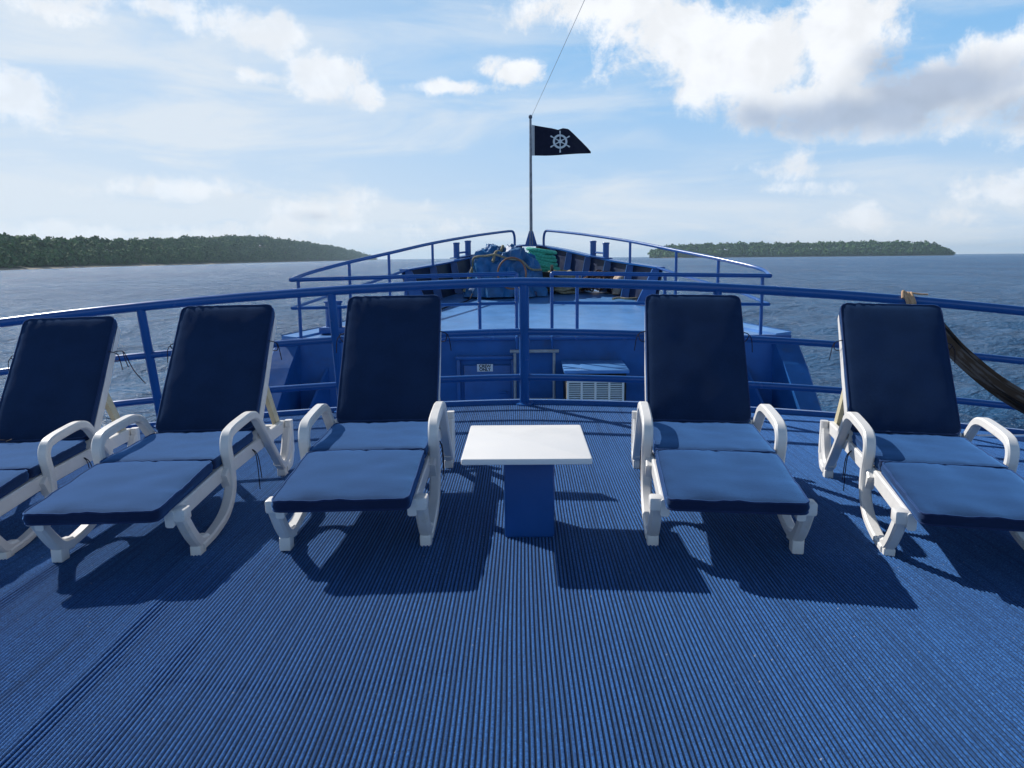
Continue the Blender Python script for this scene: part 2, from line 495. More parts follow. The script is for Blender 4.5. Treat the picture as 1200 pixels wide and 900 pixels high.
def leaf_mat():
    m = bpy.data.materials.new('leaves'); m.use_nodes = True
    nt = m.node_tree; g = G(nt); b = nt.nodes['Principled BSDF']
    P = g.node('ShaderNodeTexCoord').outputs['Object']
    a = g.noise(P, .10, 5, .7); f = g.noise(P, .5, 3, .6)
    c = g.mix(g.ramp(a, .35, .65), (.028, .080, .028, 1), (.105, .200, .065, 1))
    c = g.mix(g.ramp(f, .55, .75, 0, .7), c, (.17, .27, .085, 1))
    g.put(b.inputs['Base Color'], c); b.inputs['Roughness'].default_value = .8; b.inputs['Specular IOR Level'].default_value = .1
    return m


M_leaf = leaf_mat()
M_soil = mat('island_soil', (.07, .08, .045), .9, .2, .3, .02)
M_sand = mat('beach_sand', (.42, .36, .27), .9, .2, .15, .05)


def crown_protos(n, quads, rng):
    out = []
    for k in range(n):
        lobes = rng.randn(7, 3) * np.array([.34, .34, .22]); lobes[:, 2] += .1
        pts = []
        for q in range(quads):
            l = lobes[rng.randint(7)]
            d = rng.randn(3); d /= np.linalg.norm(d); d[2] = abs(d[2]) * .9 - .15
            pts.append(l + d * (.52 + .12 * rng.rand()))
        c = np.array(pts)
        nrm = c - np.array([0, 0, -.25]); nrm /= np.linalg.norm(nrm, axis=1)[:, None]
        nrm += rng.randn(*nrm.shape) * .45; nrm /= np.linalg.norm(nrm, axis=1)[:, None]
        t = np.cross(nrm, rng.randn(*nrm.shape)); t /= np.linalg.norm(t, axis=1)[:, None]; b = np.cross(nrm, t)
        s = (.13 + .11 * rng.rand(len(c)))[:, None]
        out.append(np.stack([c - t * s - b * s * .7, c + t * s - b * s * .6, c + t * s * .8 + b * s, c - t * s * .7 + b * s * .8], 1))
    return out


def quads_object(name, Q, m, loc=(0, 0, 0)):
    V = Q.reshape(-1, 3).astype(np.float32); n = len(Q)
    me = bpy.data.meshes.new(name)
    me.vertices.add(len(V)); me.vertices.foreach_set('co', V.ravel())
    me.loops.add(n * 4); me.loops.foreach_set('vertex_index', np.arange(n * 4, dtype=np.int32))
    me.polygons.add(n); me.polygons.foreach_set('loop_start', (np.arange(n) * 4).astype(np.int32))
    me.update(calc_edges=True); me.materials.append(m)
    o = bpy.data.objects.new(name, me); COL.objects.link(o); o.location = loc
    return o


def island(shore, heights, depth, inland, rng, dens, size, quads, protos, names, labels, lone):
    """shore: list of (x, y); heights: canopy height over the sea at each; inland: unit-ish direction away from the water"""
    sh = np.array(shore, float); hh = np.array(heights, float)
    seg = np.linalg.norm(np.diff(sh, axis=0), axis=1); cum = np.concatenate([[0], np.cumsum(seg)])
    def at(s): return np.array([np.interp(s, cum, sh[:, 0]), np.interp(s, cum, sh[:, 1])]), np.interp(s, cum, hh)
    inl = np.array(inland, float)
    # land body
    rows = []; ns = 90
    for a in (0.0, .012, .06, .2, .5, 1.0, 1.05):
        row = []
        for k in range(ns):
            s = cum[-1] * k / (ns - 1); p, h = at(s)
            wob = 6 * noise.noise((s * .013, 1.3, 0)) + 3 * noise.noise((s * .05, 4.3, 0))
            q = p + inl * (depth * a + wob)
            ground = max(h - 12, .5) * (1 - (1 - min(a * 2.2, 1)) ** 2)
            z = -2.0 if (a == 0 or a > 1) else .5 + ground * (.85 + .3 * noise.noise((s * .01, a * 4, 0)))
            row.append((q[0], q[1], z))
        rows.append(row)
    mb = MB(); mb.sheet(rows)
    o = mb.build(names[0], [M_soil], smooth=True); SHIP.remove(o); o.location = (0, 0, SEA)
    tag(o, labels[0], None, kind='structure')
    mb = MB(); rows = []
    for dz, a in ((-.6, -6.0), (1.3, .0), (1.9, 7.0)):
        rows.append([tuple(at(cum[-1] * k / 199)[0] + inl * (a + 6 * noise.noise((cum[-1] * k / 199 * .013, 1.3, 0)) + 3 * noise.noise((cum[-1] * k / 199 * .05, 4.3, 0)))) + (dz,) for k in range(200)])
    mb.sheet(rows); o = mb.build('beach', [M_sand]); SHIP.remove(o); o.location = (0, 0, SEA)
    tag(o, labels[3], None, kind='structure')
    # canopy
    out = []
    for i in range(dens):
        s = cum[-1] * (rng.rand() ** 1.5 if cum[-1] > 3000 else rng.rand()); a = rng.rand() ** 1.7
        p, h = at(s); a_ = .02 + a * .8
        ground = max(h - 12, .5) * (1 - (1 - min(a_ * 2.2, 1)) ** 2)
        p = p + inl * (depth * a_ + 4)
        sz = size * (.5 + 1.1 * rng.rand() ** 1.5) * (1 + .9 * s / cum[-1] if cum[-1] > 3000 else 1)
        edge = min(1.0, min(s, cum[-1] - s) / 60 + .35)
        tall = (4.5 + 8 * rng.rand()) * (.55 + .45 * min(1, a_ * 6)) * edge
        Q = protos[rng.randint(len(protos))]
        an = rng.rand() * 6.28; c, sn = math.cos(an), math.sin(an)
        Rm = np.array([[c, -sn, 0], [sn, c, 0], [0, 0, 1]])
        out.append((Q @ Rm.T) * np.array([sz, sz, sz * (.8 + .5 * rng.rand())]) + np.array([p[0], p[1], .5 + ground + tall]))
        if a_ < .16:
            out.append((Q @ Rm) * np.array([sz * .8, sz * .8, sz * .7]) + np.array([p[0] - inl[0] * 3, p[1] - inl[1] * 3, .8 + ground + tall * .35]))
    o = quads_object(names[1], np.concatenate(out), M_leaf, (0, 0, SEA))
    tag(o, labels[1], None, kind='stuff')
    # a few single trees standing clear of the canopy
    for k, (s, a_, tall, sz, lab) in enumerate(lone):
        s *= cum[-1]; p, h = at(s); ground = max(h - 12, .5) * (1 - (1 - min(a_ * 2.2, 1)) ** 2)
        p = p + inl * (depth * a_ + 4)
        t = thing('rainforest_tree', lab, 'tree', (p[0], p[1], SEA + .5 + ground), 0, 'tall trees above the island canopy', ship=False)
        z0 = SEA + .5 + ground
        mb = MB(); mb.tube([(p[0], p[1], z0), (p[0] + .3, p[1], z0 + tall * .5), (p[0] - .2, p[1], z0 + tall)], [.5, .38, .22], 8)
        for q in range(5):
            an = q * 1.3; mb.tube([(p[0], p[1], z0 + tall * (.72 + .05 * q)), (p[0] + math.cos(an) * sz * .6, p[1] + math.sin(an) * sz * .6, z0 + tall + sz * .2)], [.2, .07], 6)
        mb.build('trunk', M_bark, t)
        Q = protos[k % len(protos)] * np.array([sz, sz, sz * .55]) + np.array([0, 0, tall])
        c = quads_object('crown', Q, M_leaf); c.parent = t


_r = np.random.RandomState(11)
PR = crown_protos(14, 46, _r)
island([(-430, 430), (-432, 560), (-436, 684), (-507, 980), (-537, 1350), (-606, 1730), (-686, 2394), (-766, 3500), (-895, 4800), (-963, 5500)], [23, 23, 24, 30, 34, 47, 69, 62, 42, 14],
       170, (-1.0, -.12), _r, 6500, 5.4, 46, PR, ('left_island', 'left_forest'),
       ('low wooded island running along the left side of the sea', 'dense rainforest covering the long left island', '', 'thin strip of pale beach below the left island forest'),
       [(.075, .30, 20, 5.5, 'tall tree poking above the forest near the left end of the left island'),
        (.18, .32, 16, 5.5, 'spreading tree rising slightly above the middle of the left island canopy'),
        (.27, .34, 14, 6.5, 'broad tree standing on the high part of the left island skyline'),
        (.36, .35, 15, 7.5, 'rounded tree on the skyline just left of the island hilltop')])
_y = 3000
island([(500, _y + 130), (560, _y + 30), (760, _y), (1050, _y - 10), (1350, _y), (1520, _y + 20), (1625, _y + 120)], [24, 37, 44, 43, 45, 42, 18], 260, (.1, 1.0), _r, 2600, 9.5, 60, PR,
       ('right_island', 'right_forest'),
       ('flat wooded island on the horizon to the right of the bow', 'even rainforest covering the distant right island', '', 'faint strip of shore below the right island forest'),
       [(.10, .2, 25, 8.0, 'tall tree above the canopy at the left tip of the right island'),
        (.48, .2, 26, 9.0, 'broad tree standing proud at the middle of the right island skyline')])

# ---------------------------------------------------------------- the ship
AX = 0.20                                                  # centre line
def drop(x): return .020 * math.sqrt(x * x + .02) + .0115 * x * x


def halfbeam(Y):
    return float(np.interp(Y, [12, 13, 14, 15.5, 17, 18, 19.5, 20.4, 20.9], [3.70, 3.33, 2.93, 2.34, 1.76, 1.38, .78, .36, .05]))


def deck_z(Y): return float(np.interp(Y, [11.9, 13, 15.5, 18, 20.9], [.125, .17, .37, .60, .86]))


def cap_z(Y): return float(np.interp(Y, [12, 15.5, 17, 18, 19.5, 20.9], [.2, 1.02, 1.13, 1.22, 1.40, 1.55]))


ship = thing('passenger_ship', 'blue painted ship with raised foredeck and pointed bow seen from its upper deck', 'ship', (AX, 6, 0))


def build_ship():
    # upper deck slab with camber, front and side faces
    mb = MB(); xs = np.linspace(-5.6, 5.6, 45)
    mb.sheet([[(x, y, -drop(x) - .012) for x in xs] for y in (-2.5, 2, 6.98)], (0, 0, -.14))
    mb.build('upper_deck', M_ship, ship)
    mb = MB()
    mb.sheet([[(x, 6.955, -drop(x) - .01 + dz) for x in xs] for dz in (0.0, .055)], (0, -.05, 0))
    mb.build('deck_coaming', M_rail, ship)
    mb = MB(); mb.box((0, 6.6, -1.28), (8.6, .1, 2.1), .01); mb.build('house_front', M_ship, ship)
    # well deck
    mb = MB(); mb.sheet([[(x, y, -2.42) for x in np.linspace(-4.05, 4.4, 3)] for y in (-2.5, 12.05)], (0, 0, -.1)); mb.build('well_deck', M_fdeck, ship)
    # hull sides
    mb = MB()
    for s in (-1, 1):
        secs = []
        for Y in (-3, 6, 9, 10.2, 11.0, 11.6, 12.0):
            zt = float(np.interp(Y, [-3, 9, 10.2, 11.0, 11.6, 12.0], [-1.55, -1.5, -1.3, -.9, -.3, .03]))
            o = float(np.interp(Y, [-3, 9, 12], [4.15, 4.05, 3.86])); i = o - float(np.interp(Y, [9, 11, 12], [.22, .30, .36]))
            secs.append([Vector((AX + s * o, Y, zt - .02)), Vector((AX + s * (o - .02), Y, zt)), Vector((AX + s * i, Y, zt + .01)), Vector((AX + s * (i - .005), Y, zt - .02)), Vector((AX + s * (i + .06), Y, -2.4)), Vector((AX + s * (o - .5), Y, SEA - 1)), Vector((AX + s * (o - .3), Y, SEA - 1))])
        mb.loft(secs)
    Ys = np.linspace(12.0, 20.9, 28); rows = []
    for s in (-1, 1):
        rows = []
        for q in range(6):
            t = q / 5
            rows.append([(AX + s * (halfbeam(Y) + .06) * (1 - .38 * t * t), Y - t * t * (1.3 * (Y - 12) / 9), (deck_z(Y) + .02) * (1 - t) + (SEA - 1) * t) for Y in Ys])
        mb.sheet(rows)
    mb.build('hull_side', M_ship, ship, smooth=False)
    # foredeck
    mb = MB(); rows = []
    for Y in Ys:
        h = halfbeam(Y); rows.append([(AX + h * u, Y, deck_z(Y) - .05 * u * u) for u in np.linspace(-1, 1, 13)])
    mb.sheet(rows, (0, 0, -.03)); mb.build('foredeck', M_fdeck, ship)
    # low deck edge plate from the corner to the bulwark
    for s in (-1, 1):
        mb = MB(); secs = []
        for Y in np.linspace(12, 15.6, 12):
            x = AX + s * halfbeam(Y); z = deck_z(Y) - .05
            secs.append([Vector((x - s * .16, Y, z - .01)), Vector((x - s * .16, Y, z + .035)), Vector((x + s * .05, Y, z + .06)), Vector((x + s * .07, Y, z - .03))])
        mb.loft(secs); mb.build('gunwale_plate', M_fdeck, ship)
    # bulwark plating + flat cap + stiffeners
    for s in (-1, 1):
        mb = MB(); secs = []; caps = []
        for Y in np.linspace(15.5, 20.86, 22):
            h = halfbeam(Y); zt = cap_z(Y); zb = deck_z(Y) - .06
            o = AX + s * (h + .06 + .10 * (Y < 30)); i = AX + s * (h - .0)
            secs.append([Vector((i, Y, zb)), Vector((AX + s * (h + .10), Y, zt)), Vector((AX + s * (h + .125), Y, zt)), Vector((AX + s * (h + .025), Y, zb))])
            caps.append([Vector((AX + s * max(h - .01, .0), Y, zt + .003)), Vector((AX + s * max(h - .01, .0), Y, zt + .035)), Vector((AX + s * (h + .16), Y, zt + .035)), Vector((AX + s * (h + .16), Y, zt + .003))])
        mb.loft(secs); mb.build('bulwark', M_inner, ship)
        mb = MB(); mb.loft(caps); mb.build('bulwark_cap', M_rail, ship)
        for Y in (15.56, 16.5, 17.4, 18.3, 19.2, 20.0):
            h = halfbeam(Y); zt = cap_z(Y) - .004; zb = deck_z(Y) - .03; d = .15 if Y > 15.6 else .34
            d = min(d, h * .8)
            mb = MB()
            prof = [Vector((AX + s * (h + .09), Y, zt)), Vector((AX + s * (h - .03), Y, zt)), Vector((AX + s * (h - d), Y, zb)), Vector((AX + s * (h + .0), Y, zb))]
            mb.loft([[q + Vector((0, -.012, 0)) for q in prof], [q + Vector((0, .012, 0)) for q in prof]])
            # flange welded along the free edge
            a, b = prof[1], prof[2]
            mb.loft([[a + Vector((-s * .012, -.04, 0)), a + Vector((-s * .012, .04, 0)), a + Vector((0, .04, 0)), a + Vector((0, -.04, 0))],
                     [b + Vector((-s * .012, -.04, 0)), b + Vector((-s * .012, .04, 0)), b + Vector((0, .04, 0)), b + Vector((0, -.04, 0))]])
            mb.build('stiffener', M_ship, ship)
    # bulkhead facing aft
    mb = MB(); mb.sheet([[(AX + 3.74 * u, 12.0, z * 1.0) for u in np.linspace(-1, 1, 21)] for z in (-2.5, .05)], (0, .03, 0))
    mb.build('bulkhead', M_ship, ship)
    mb = MB(); mb.box((AX, 11.985, .075), (7.5, .09, .05), .012); mb.build('foredeck_edge', M_rail, ship)
    for s in (-1, 1):
        mb = MB(); x = AX + s * 3.1
        prof = [Vector((x, 11.995, -.35)), Vector((x, 11.995, -2.4)), Vector((x + s * .35, 11.0, -2.4)), Vector((x + s * .3, 11.2, -1.3))]
        mb.loft([[q + Vector((-.02, 0, 0)) for q in prof], [q + Vector((.02, 0, 0)) for q in prof]]); mb.build('corner_bracket', M_ship, ship)
    # door recess and door
    dx = (566 - 612) / 970 * 12
    dr = MB(); dr.box((dx + .06, 11.975, -1.05), (.70, .05, 1.46), .012)
    door = dr.build('door', M_ship, ship)
    fr = MB()
    fr.box((dx + .02, 11.955, -.205), (.86, .10, .05), .008); fr.box((dx - .37, 11.96, -1.1), (.05, .08, 1.73), .008); fr.box((dx + .435, 11.96, -1.1), (.05, .08, 1.73), .008)
    fr.build('door_frame', M_ship, door)
    hd = MB(); hd.tube(corner_path([(dx + .34, 11.95, -.72), (dx + .34, 11.89, -.72), (dx + .24, 11.89, -.72)], .02), .012, 8); hd.build('handle', M_ship, door)


build_ship()


def build_carpet():
    pile, back = carpet_mats()
    pitch = .0152; nrib = int(10.6 / pitch); x0 = -5.3
    ys = np.concatenate([np.linspace(-1.6, 1.0, 8), np.linspace(1.06, 4.2, 56), np.linspace(4.28, 6.9, 26)]); ny = len(ys)
    px = np.array([0.0, .38, .46, .70, .92]) * pitch; pz = np.array([0.0, 0.0, .0036, .0048, .0036])
    k = len(px)
    X = (x0 + np.arange(nrib)[:, None] * pitch + px[None, :]).ravel(); Zp = np.tile(pz, nrib)
    XX, YY = np.meshgrid(X, ys)
    ZZ = -(.020 * np.sqrt(XX ** 2 + .02) + .0115 * XX ** 2) + Zp[None, :]
    def ridge(xc, w, h, ya, yb, drift):
        c = xc + drift * (YY - ya)
        return h * np.exp(-((XX - c) / w) ** 2) * np.clip((YY - ya) / .5, 0, 1) * np.clip((yb - YY) / .5, 0, 1)
    ZZ += ridge(-1.36, .035, .010, 1.2, 3.4, -.03) + ridge(-1.18, .06, .004, 1.0, 3.1, .01) + ridge(-2.1, .05, .010, 2.4, 4.6, .0) + ridge(1.9, .06, .006, 1.5, 3.8, .02)
    wob = np.array([[noise.noise((x * .7, y * .8, 2.0)) for x in np.linspace(-5.3, 5.3, 40)] for y in ys])
    wx = np.empty_like(XX)
    for i in range(ny): wx[i] = np.interp(X, np.linspace(-5.3, 5.3, 40), wob[i])
    XX = XX + wx * .012
    ZZ += np.abs(wx) * .004
    nv = len(X)
    V = np.stack([XX, YY, ZZ], -1).reshape(-1, 3).astype(np.float32)
    i = np.arange(ny - 1)[:, None] * nv; j = np.arange(nv - 1)[None, :]
    F = np.stack([i + j, i + j + 1, i + nv + j + 1, i + nv + j], -1).reshape(-1, 4).astype(np.int32)
    mi = np.tile((np.arange(nv - 1) % k == 0).astype(np.int32), ny - 1)
    me = bpy.data.meshes.new('carpet'); n = len(F)
    me.vertices.add(len(V)); me.vertices.foreach_set('co', V.ravel())
    me.loops.add(n * 4); me.loops.foreach_set('vertex_index', F.ravel()); me.polygons.add(n); me.polygons.foreach_set('loop_start', (np.arange(n) * 4).astype(np.int32))
    me.materials.append(pile); me.materials.append(back)
    me.update(calc_edges=True); me.polygons.foreach_set('material_index', mi)
    o = bpy.data.objects.new('carpet', me); COL.objects.link(o); SHIP.append(o)
    tag(o, 'ribbed bright blue carpet laid over the whole upper deck', 'carpet')


build_carpet()

# ---------------------------------------------------------------- railings
def build_front_railing():
    t = thing('railing', 'thick blue three bar railing across the front edge of the carpeted deck', 'railing', (AX, 6.87, 0))
    xs = np.linspace(-5.5, 5.5, 41)
    def ry(z): return 6.90 - .235 * z
    for nm, z, r in (('top_rail', 1.056, .038), ('rail', .646, .029), ('rail', .250, .029)):
        mb = MB(); mb.tube([(x, ry(z), z - drop(x)) for x in xs], r, 12); mb.build(nm, M_rail, t)
    for k in range(-3, 4):
        x = .02 + k * 1.57
        if abs(x) > 5: continue
        mb = MB(); d = drop(x)
        w = .042 if k == 0 else .036
        a = Vector((x, ry(0), -d - .02)); b = Vector((x, ry(1.04), 1.04 - d))
        mb.tube([a, b], w, 12); mb.build('post', M_rail, t)
        mb = MB(); mb.lathe([(.075, 0), (.075, .012), (.045, .02)], 16, Matrix.Translation((x, ry(0), -d + .004))); mb.build('base_flange', M_rail, t)


build_front_railing()


def rail_pt(s, Y, z): return Vector((AX + s * (halfbeam(Y) + .02), Y, z))


def top_z(Y): return float(np.interp(Y, [12, 13.7, 14.9, 16.5, 18.5, 20.3], [.95, 1.20, 1.35, 1.55, 1.75, 1.90]))


def build_fore_railing(s, label):
    Yt = 12.03
    t = thing('foredeck_railing', label, 'railing', (AX + s * 1.9, 12.1, .12), 0, 'slim railings around the raised foredeck')
    xin = (606 - 612) / 970 * 12 if s < 0 else (648 - 612) / 970 * 12
    xo = 3.63 if s > 0 else -3.39
    zi = 1.02
    mb = MB(); mb.tube(corner_path([(xin, Yt, zi - .05), (xin, Yt, zi), (xo, Yt, .955)], .06), .031, 10); mb.build('top_rail', M_rail, t)
    side = [Vector((xo, Yt, .955))] + [rail_pt(s, Y, top_z(Y)) for Y in (12.7, 13.7, 14.9, 16.5, 18.3, 19.6, 20.15)]
    side = spline(side, 5)
    e = side[-1]; end = [Vector((AX + s * .40, 20.36, top_z(20.3) - .02)), Vector((AX + s * .36, 20.42, top_z(20.3) - .16)), Vector((AX + s * .36, 20.42, cap_z(20.4) + .02))]
    mb = MB(); mb.tube(side + spline([side[-1]] + end, 4)[1:], .030, 10); mb.build('side_rail', M_rail, t)
    mb = MB(); mb.tube([(xin, Yt, .59), (xo, Yt, .54)], .024, 8); mb.build('mid_rail', M_rail, t)
    mb = MB(); mb.tube(spline([Vector((xo, Yt, .54)), rail_pt(s, 13.3, .70), rail_pt(s, 14.4, .86), rail_pt(s, 15.5, cap_z(15.5) + .02)], 5), .024, 8); mb.build('mid_rail', M_rail, t)
    xm = (562 - 612) / 970 * 12 if s < 0 else (678 - 612) / 970 * 12
    px = [xin, xm, AX + s * 1.9, xo + -s * .11]
    for x in px:
        mb = MB(); mb.tube([(x, Yt, .09), (x, Yt, .95 if abs(x) > 3 else .99)], .026, 8); mb.build('post', M_rail, t)
    for Y in (13.7, 14.9, 16.5):
        p = rail_pt(s, Y, 0); zb = cap_z(Y) + .03 if Y > 15.5 else deck_z(Y) - .03
        mb = MB(); mb.tube([(p.x, Y, zb), (p.x, Y, top_z(Y))], .026, 8); mb.build('post', M_rail, t)
    # the inner post runs on below the deck edge
    mb = MB(); mb.tube([(xin, 11.90, -.12), (xin, 11.90, .1), (xin, Yt, .12)], .018, 8); mb.build('stay', M_rail, t)


build_fore_railing(-1, 'slim blue foredeck railing on the left side behind the covered winch')
build_fore_railing(1, 'slim blue foredeck railing on the right side past the rope piles')

# ---------------------------------------------------------------- sun loungers
LW, LA, LB, LTH = .560, 1.265, .845, math.radians(51.5)
ZF, ZJ = .322, .386


def sweep2d(mb, path, x, w, t, fl=.35):
    """box-section moulding that follows a path of (y, z) in the side plane; w across, t in the plane"""
    P = [Vector((0, a, b)) for a, b in path]; secs = []
    c = fl * min(w, min(t) if isinstance(t, (list, tuple)) else t) * .5
    for i, p in enumerate(P):
        d = (P[min(i + 1, len(P) - 1)] - P[max(i - 1, 0)]).normalized(); n = Vector((0, -d.z, d.y))
        tt = t[i] if isinstance(t, (list, tuple)) else t
        secs.append([Vector((x, 0, 0)) + p + Vector((u, 0, 0)) + n * v for (u, v) in
                     ((-w / 2 + c, -tt / 2), (w / 2 - c, -tt / 2), (w / 2, -tt / 2 + c), (w / 2, tt / 2 - c), (w / 2 - c, tt / 2), (-w / 2 + c, tt / 2), (-w / 2, tt / 2 - c), (-w / 2, -tt / 2 + c))])
    mb.loft(secs)


def path2(pts, r, n=6): return [(q.y, q.z) for q in corner_path([(0, a, b) for a, b in pts], r, n)]


def cushion(w, l, th, rc, sag=0.0, nx=22, ny=26, pillow=.018, seed=0):
    """padded cushion lying in local (x, y), from y=0 to y=l, top near z=0; returns point grids and outline"""
    def plan(u, v):       # square to rounded rectangle
        x = u * w / 2; y = v * l / 2; hx, hy = w / 2 - rc, l / 2 - rc
        ax, ay = abs(x), abs(y)
        if ax > hx and ay > hy:
            dx, dy = ax - hx, ay - hy; m = max(dx, dy); q = math.hypot(dx, dy)
            if q > 0: dx, dy = dx * m / q, dy * m / q
            ax, ay = hx + dx, hy + dy
        return math.copysign(ax, x), math.copysign(ay, y) + l / 2
    us = [math.sin(PI / 2 * (-1 + 2 * i / nx)) * .35 + .65 * (-1 + 2 * i / nx) for i in range(nx + 1)]
    vs_ = [math.sin(PI / 2 * (-1 + 2 * i / ny)) * .35 + .65 * (-1 + 2 * i / ny) for i in range(ny + 1)]
    def z(u, v, sgn):
        e = (1 - abs(u) ** 5) * (1 - abs(v) ** 5)
        wr = (.0022 if seed > 9 else .006) * noise.noise((u * 2.2 + seed, v * 2.6, seed * 1.7)) + (.005 * noise.noise((u * 9 + seed, v * 2.2, 5)) + .003 * noise.noise((u * 20 + seed, v * 2.2, 7))) * (abs(v) ** 5) + .003 * noise.noise((u * 3, v * 11 + seed, 9)) * abs(u) ** 4
        return (pillow * (e ** .55) + wr * (1 if sgn > 0 else .2)) * sgn
    top = [[Vector(plan(u, v) + (z(u, v, 1) - pillow,)) for u in us] for v in vs_]
    bot = [[Vector(plan(u, v) + (z(u, v, -1) * .3 - pillow - th,)) for u in us] for v in vs_]
    return top, bot


def cushion_mesh(mb, top, bot, M):
    top = [[M @ q for q in r] for r in top]; bot = [[M @ q for q in r] for r in bot]
    n = len(top[0]); m = len(top)
    vs = [q for r in top for q in r] + [q for r in bot for q in r]; b = n * m
    fs = [(i * n + k, i * n + k + 1, (i + 1) * n + k + 1, (i + 1) * n + k) for i in range(m - 1) for k in range(n - 1)]
    fs += [tuple(reversed([q + b for q in f])) for f in fs]
    loop = [k for k in range(n)] + [i * n + n - 1 for i in range(1, m)] + [(m - 1) * n + k for k in range(n - 2, -1, -1)] + [i * n for i in range(m - 2, 0, -1)]
    # side wall bulges outward a touch
    cen = sum(vs[:b], Vector()) / b
    mid = []
    for q in loop:
        p = (vs[q] + vs[q + b]) / 2; d = (vs[q] - cen); d = (M.to_3x3() @ Vector((1, 0, 0))) * ((M.to_3x3() @ Vector((1, 0, 0))).dot(d)) + (M.to_3x3() @ Vector((0, 1, 0))) * ((M.to_3x3() @ Vector((0, 1, 0))).dot(d))
        mid.append(p + d.normalized() * .008)
    o = len(vs); vs += mid; L = len(loop)
    for q in range(L):
        r = (q + 1) % L
        fs.append((loop[q], o + q, o + r, loop[r])); fs.append((o + q, loop[q] + b, loop[r] + b, o + r))
    nf = len(fs) - 2 * L
    mb.add(vs, fs[:nf]); base = len(mb.v) - len(vs)
    for f in fs[nf:]: mb.f.append(tuple(i + base for i in f)); mb.mi.append(1)
    return [vs[q] for q in loop], [vs[q + b] for q in loop]


def frame_M(o, xax, yax):
    z = Vector(xax).cross(Vector(yax)).normalized(); y = z.cross(Vector(xax)).normalized()
    return Matrix((Vector(xax).to_4d(), y.to_4d(), z.to_4d(), (0, 0, 0, 1))).transposed() if False else Matrix.Translation(o) @ Matrix((Vector(xax), y, z)).transposed().to_4x4()


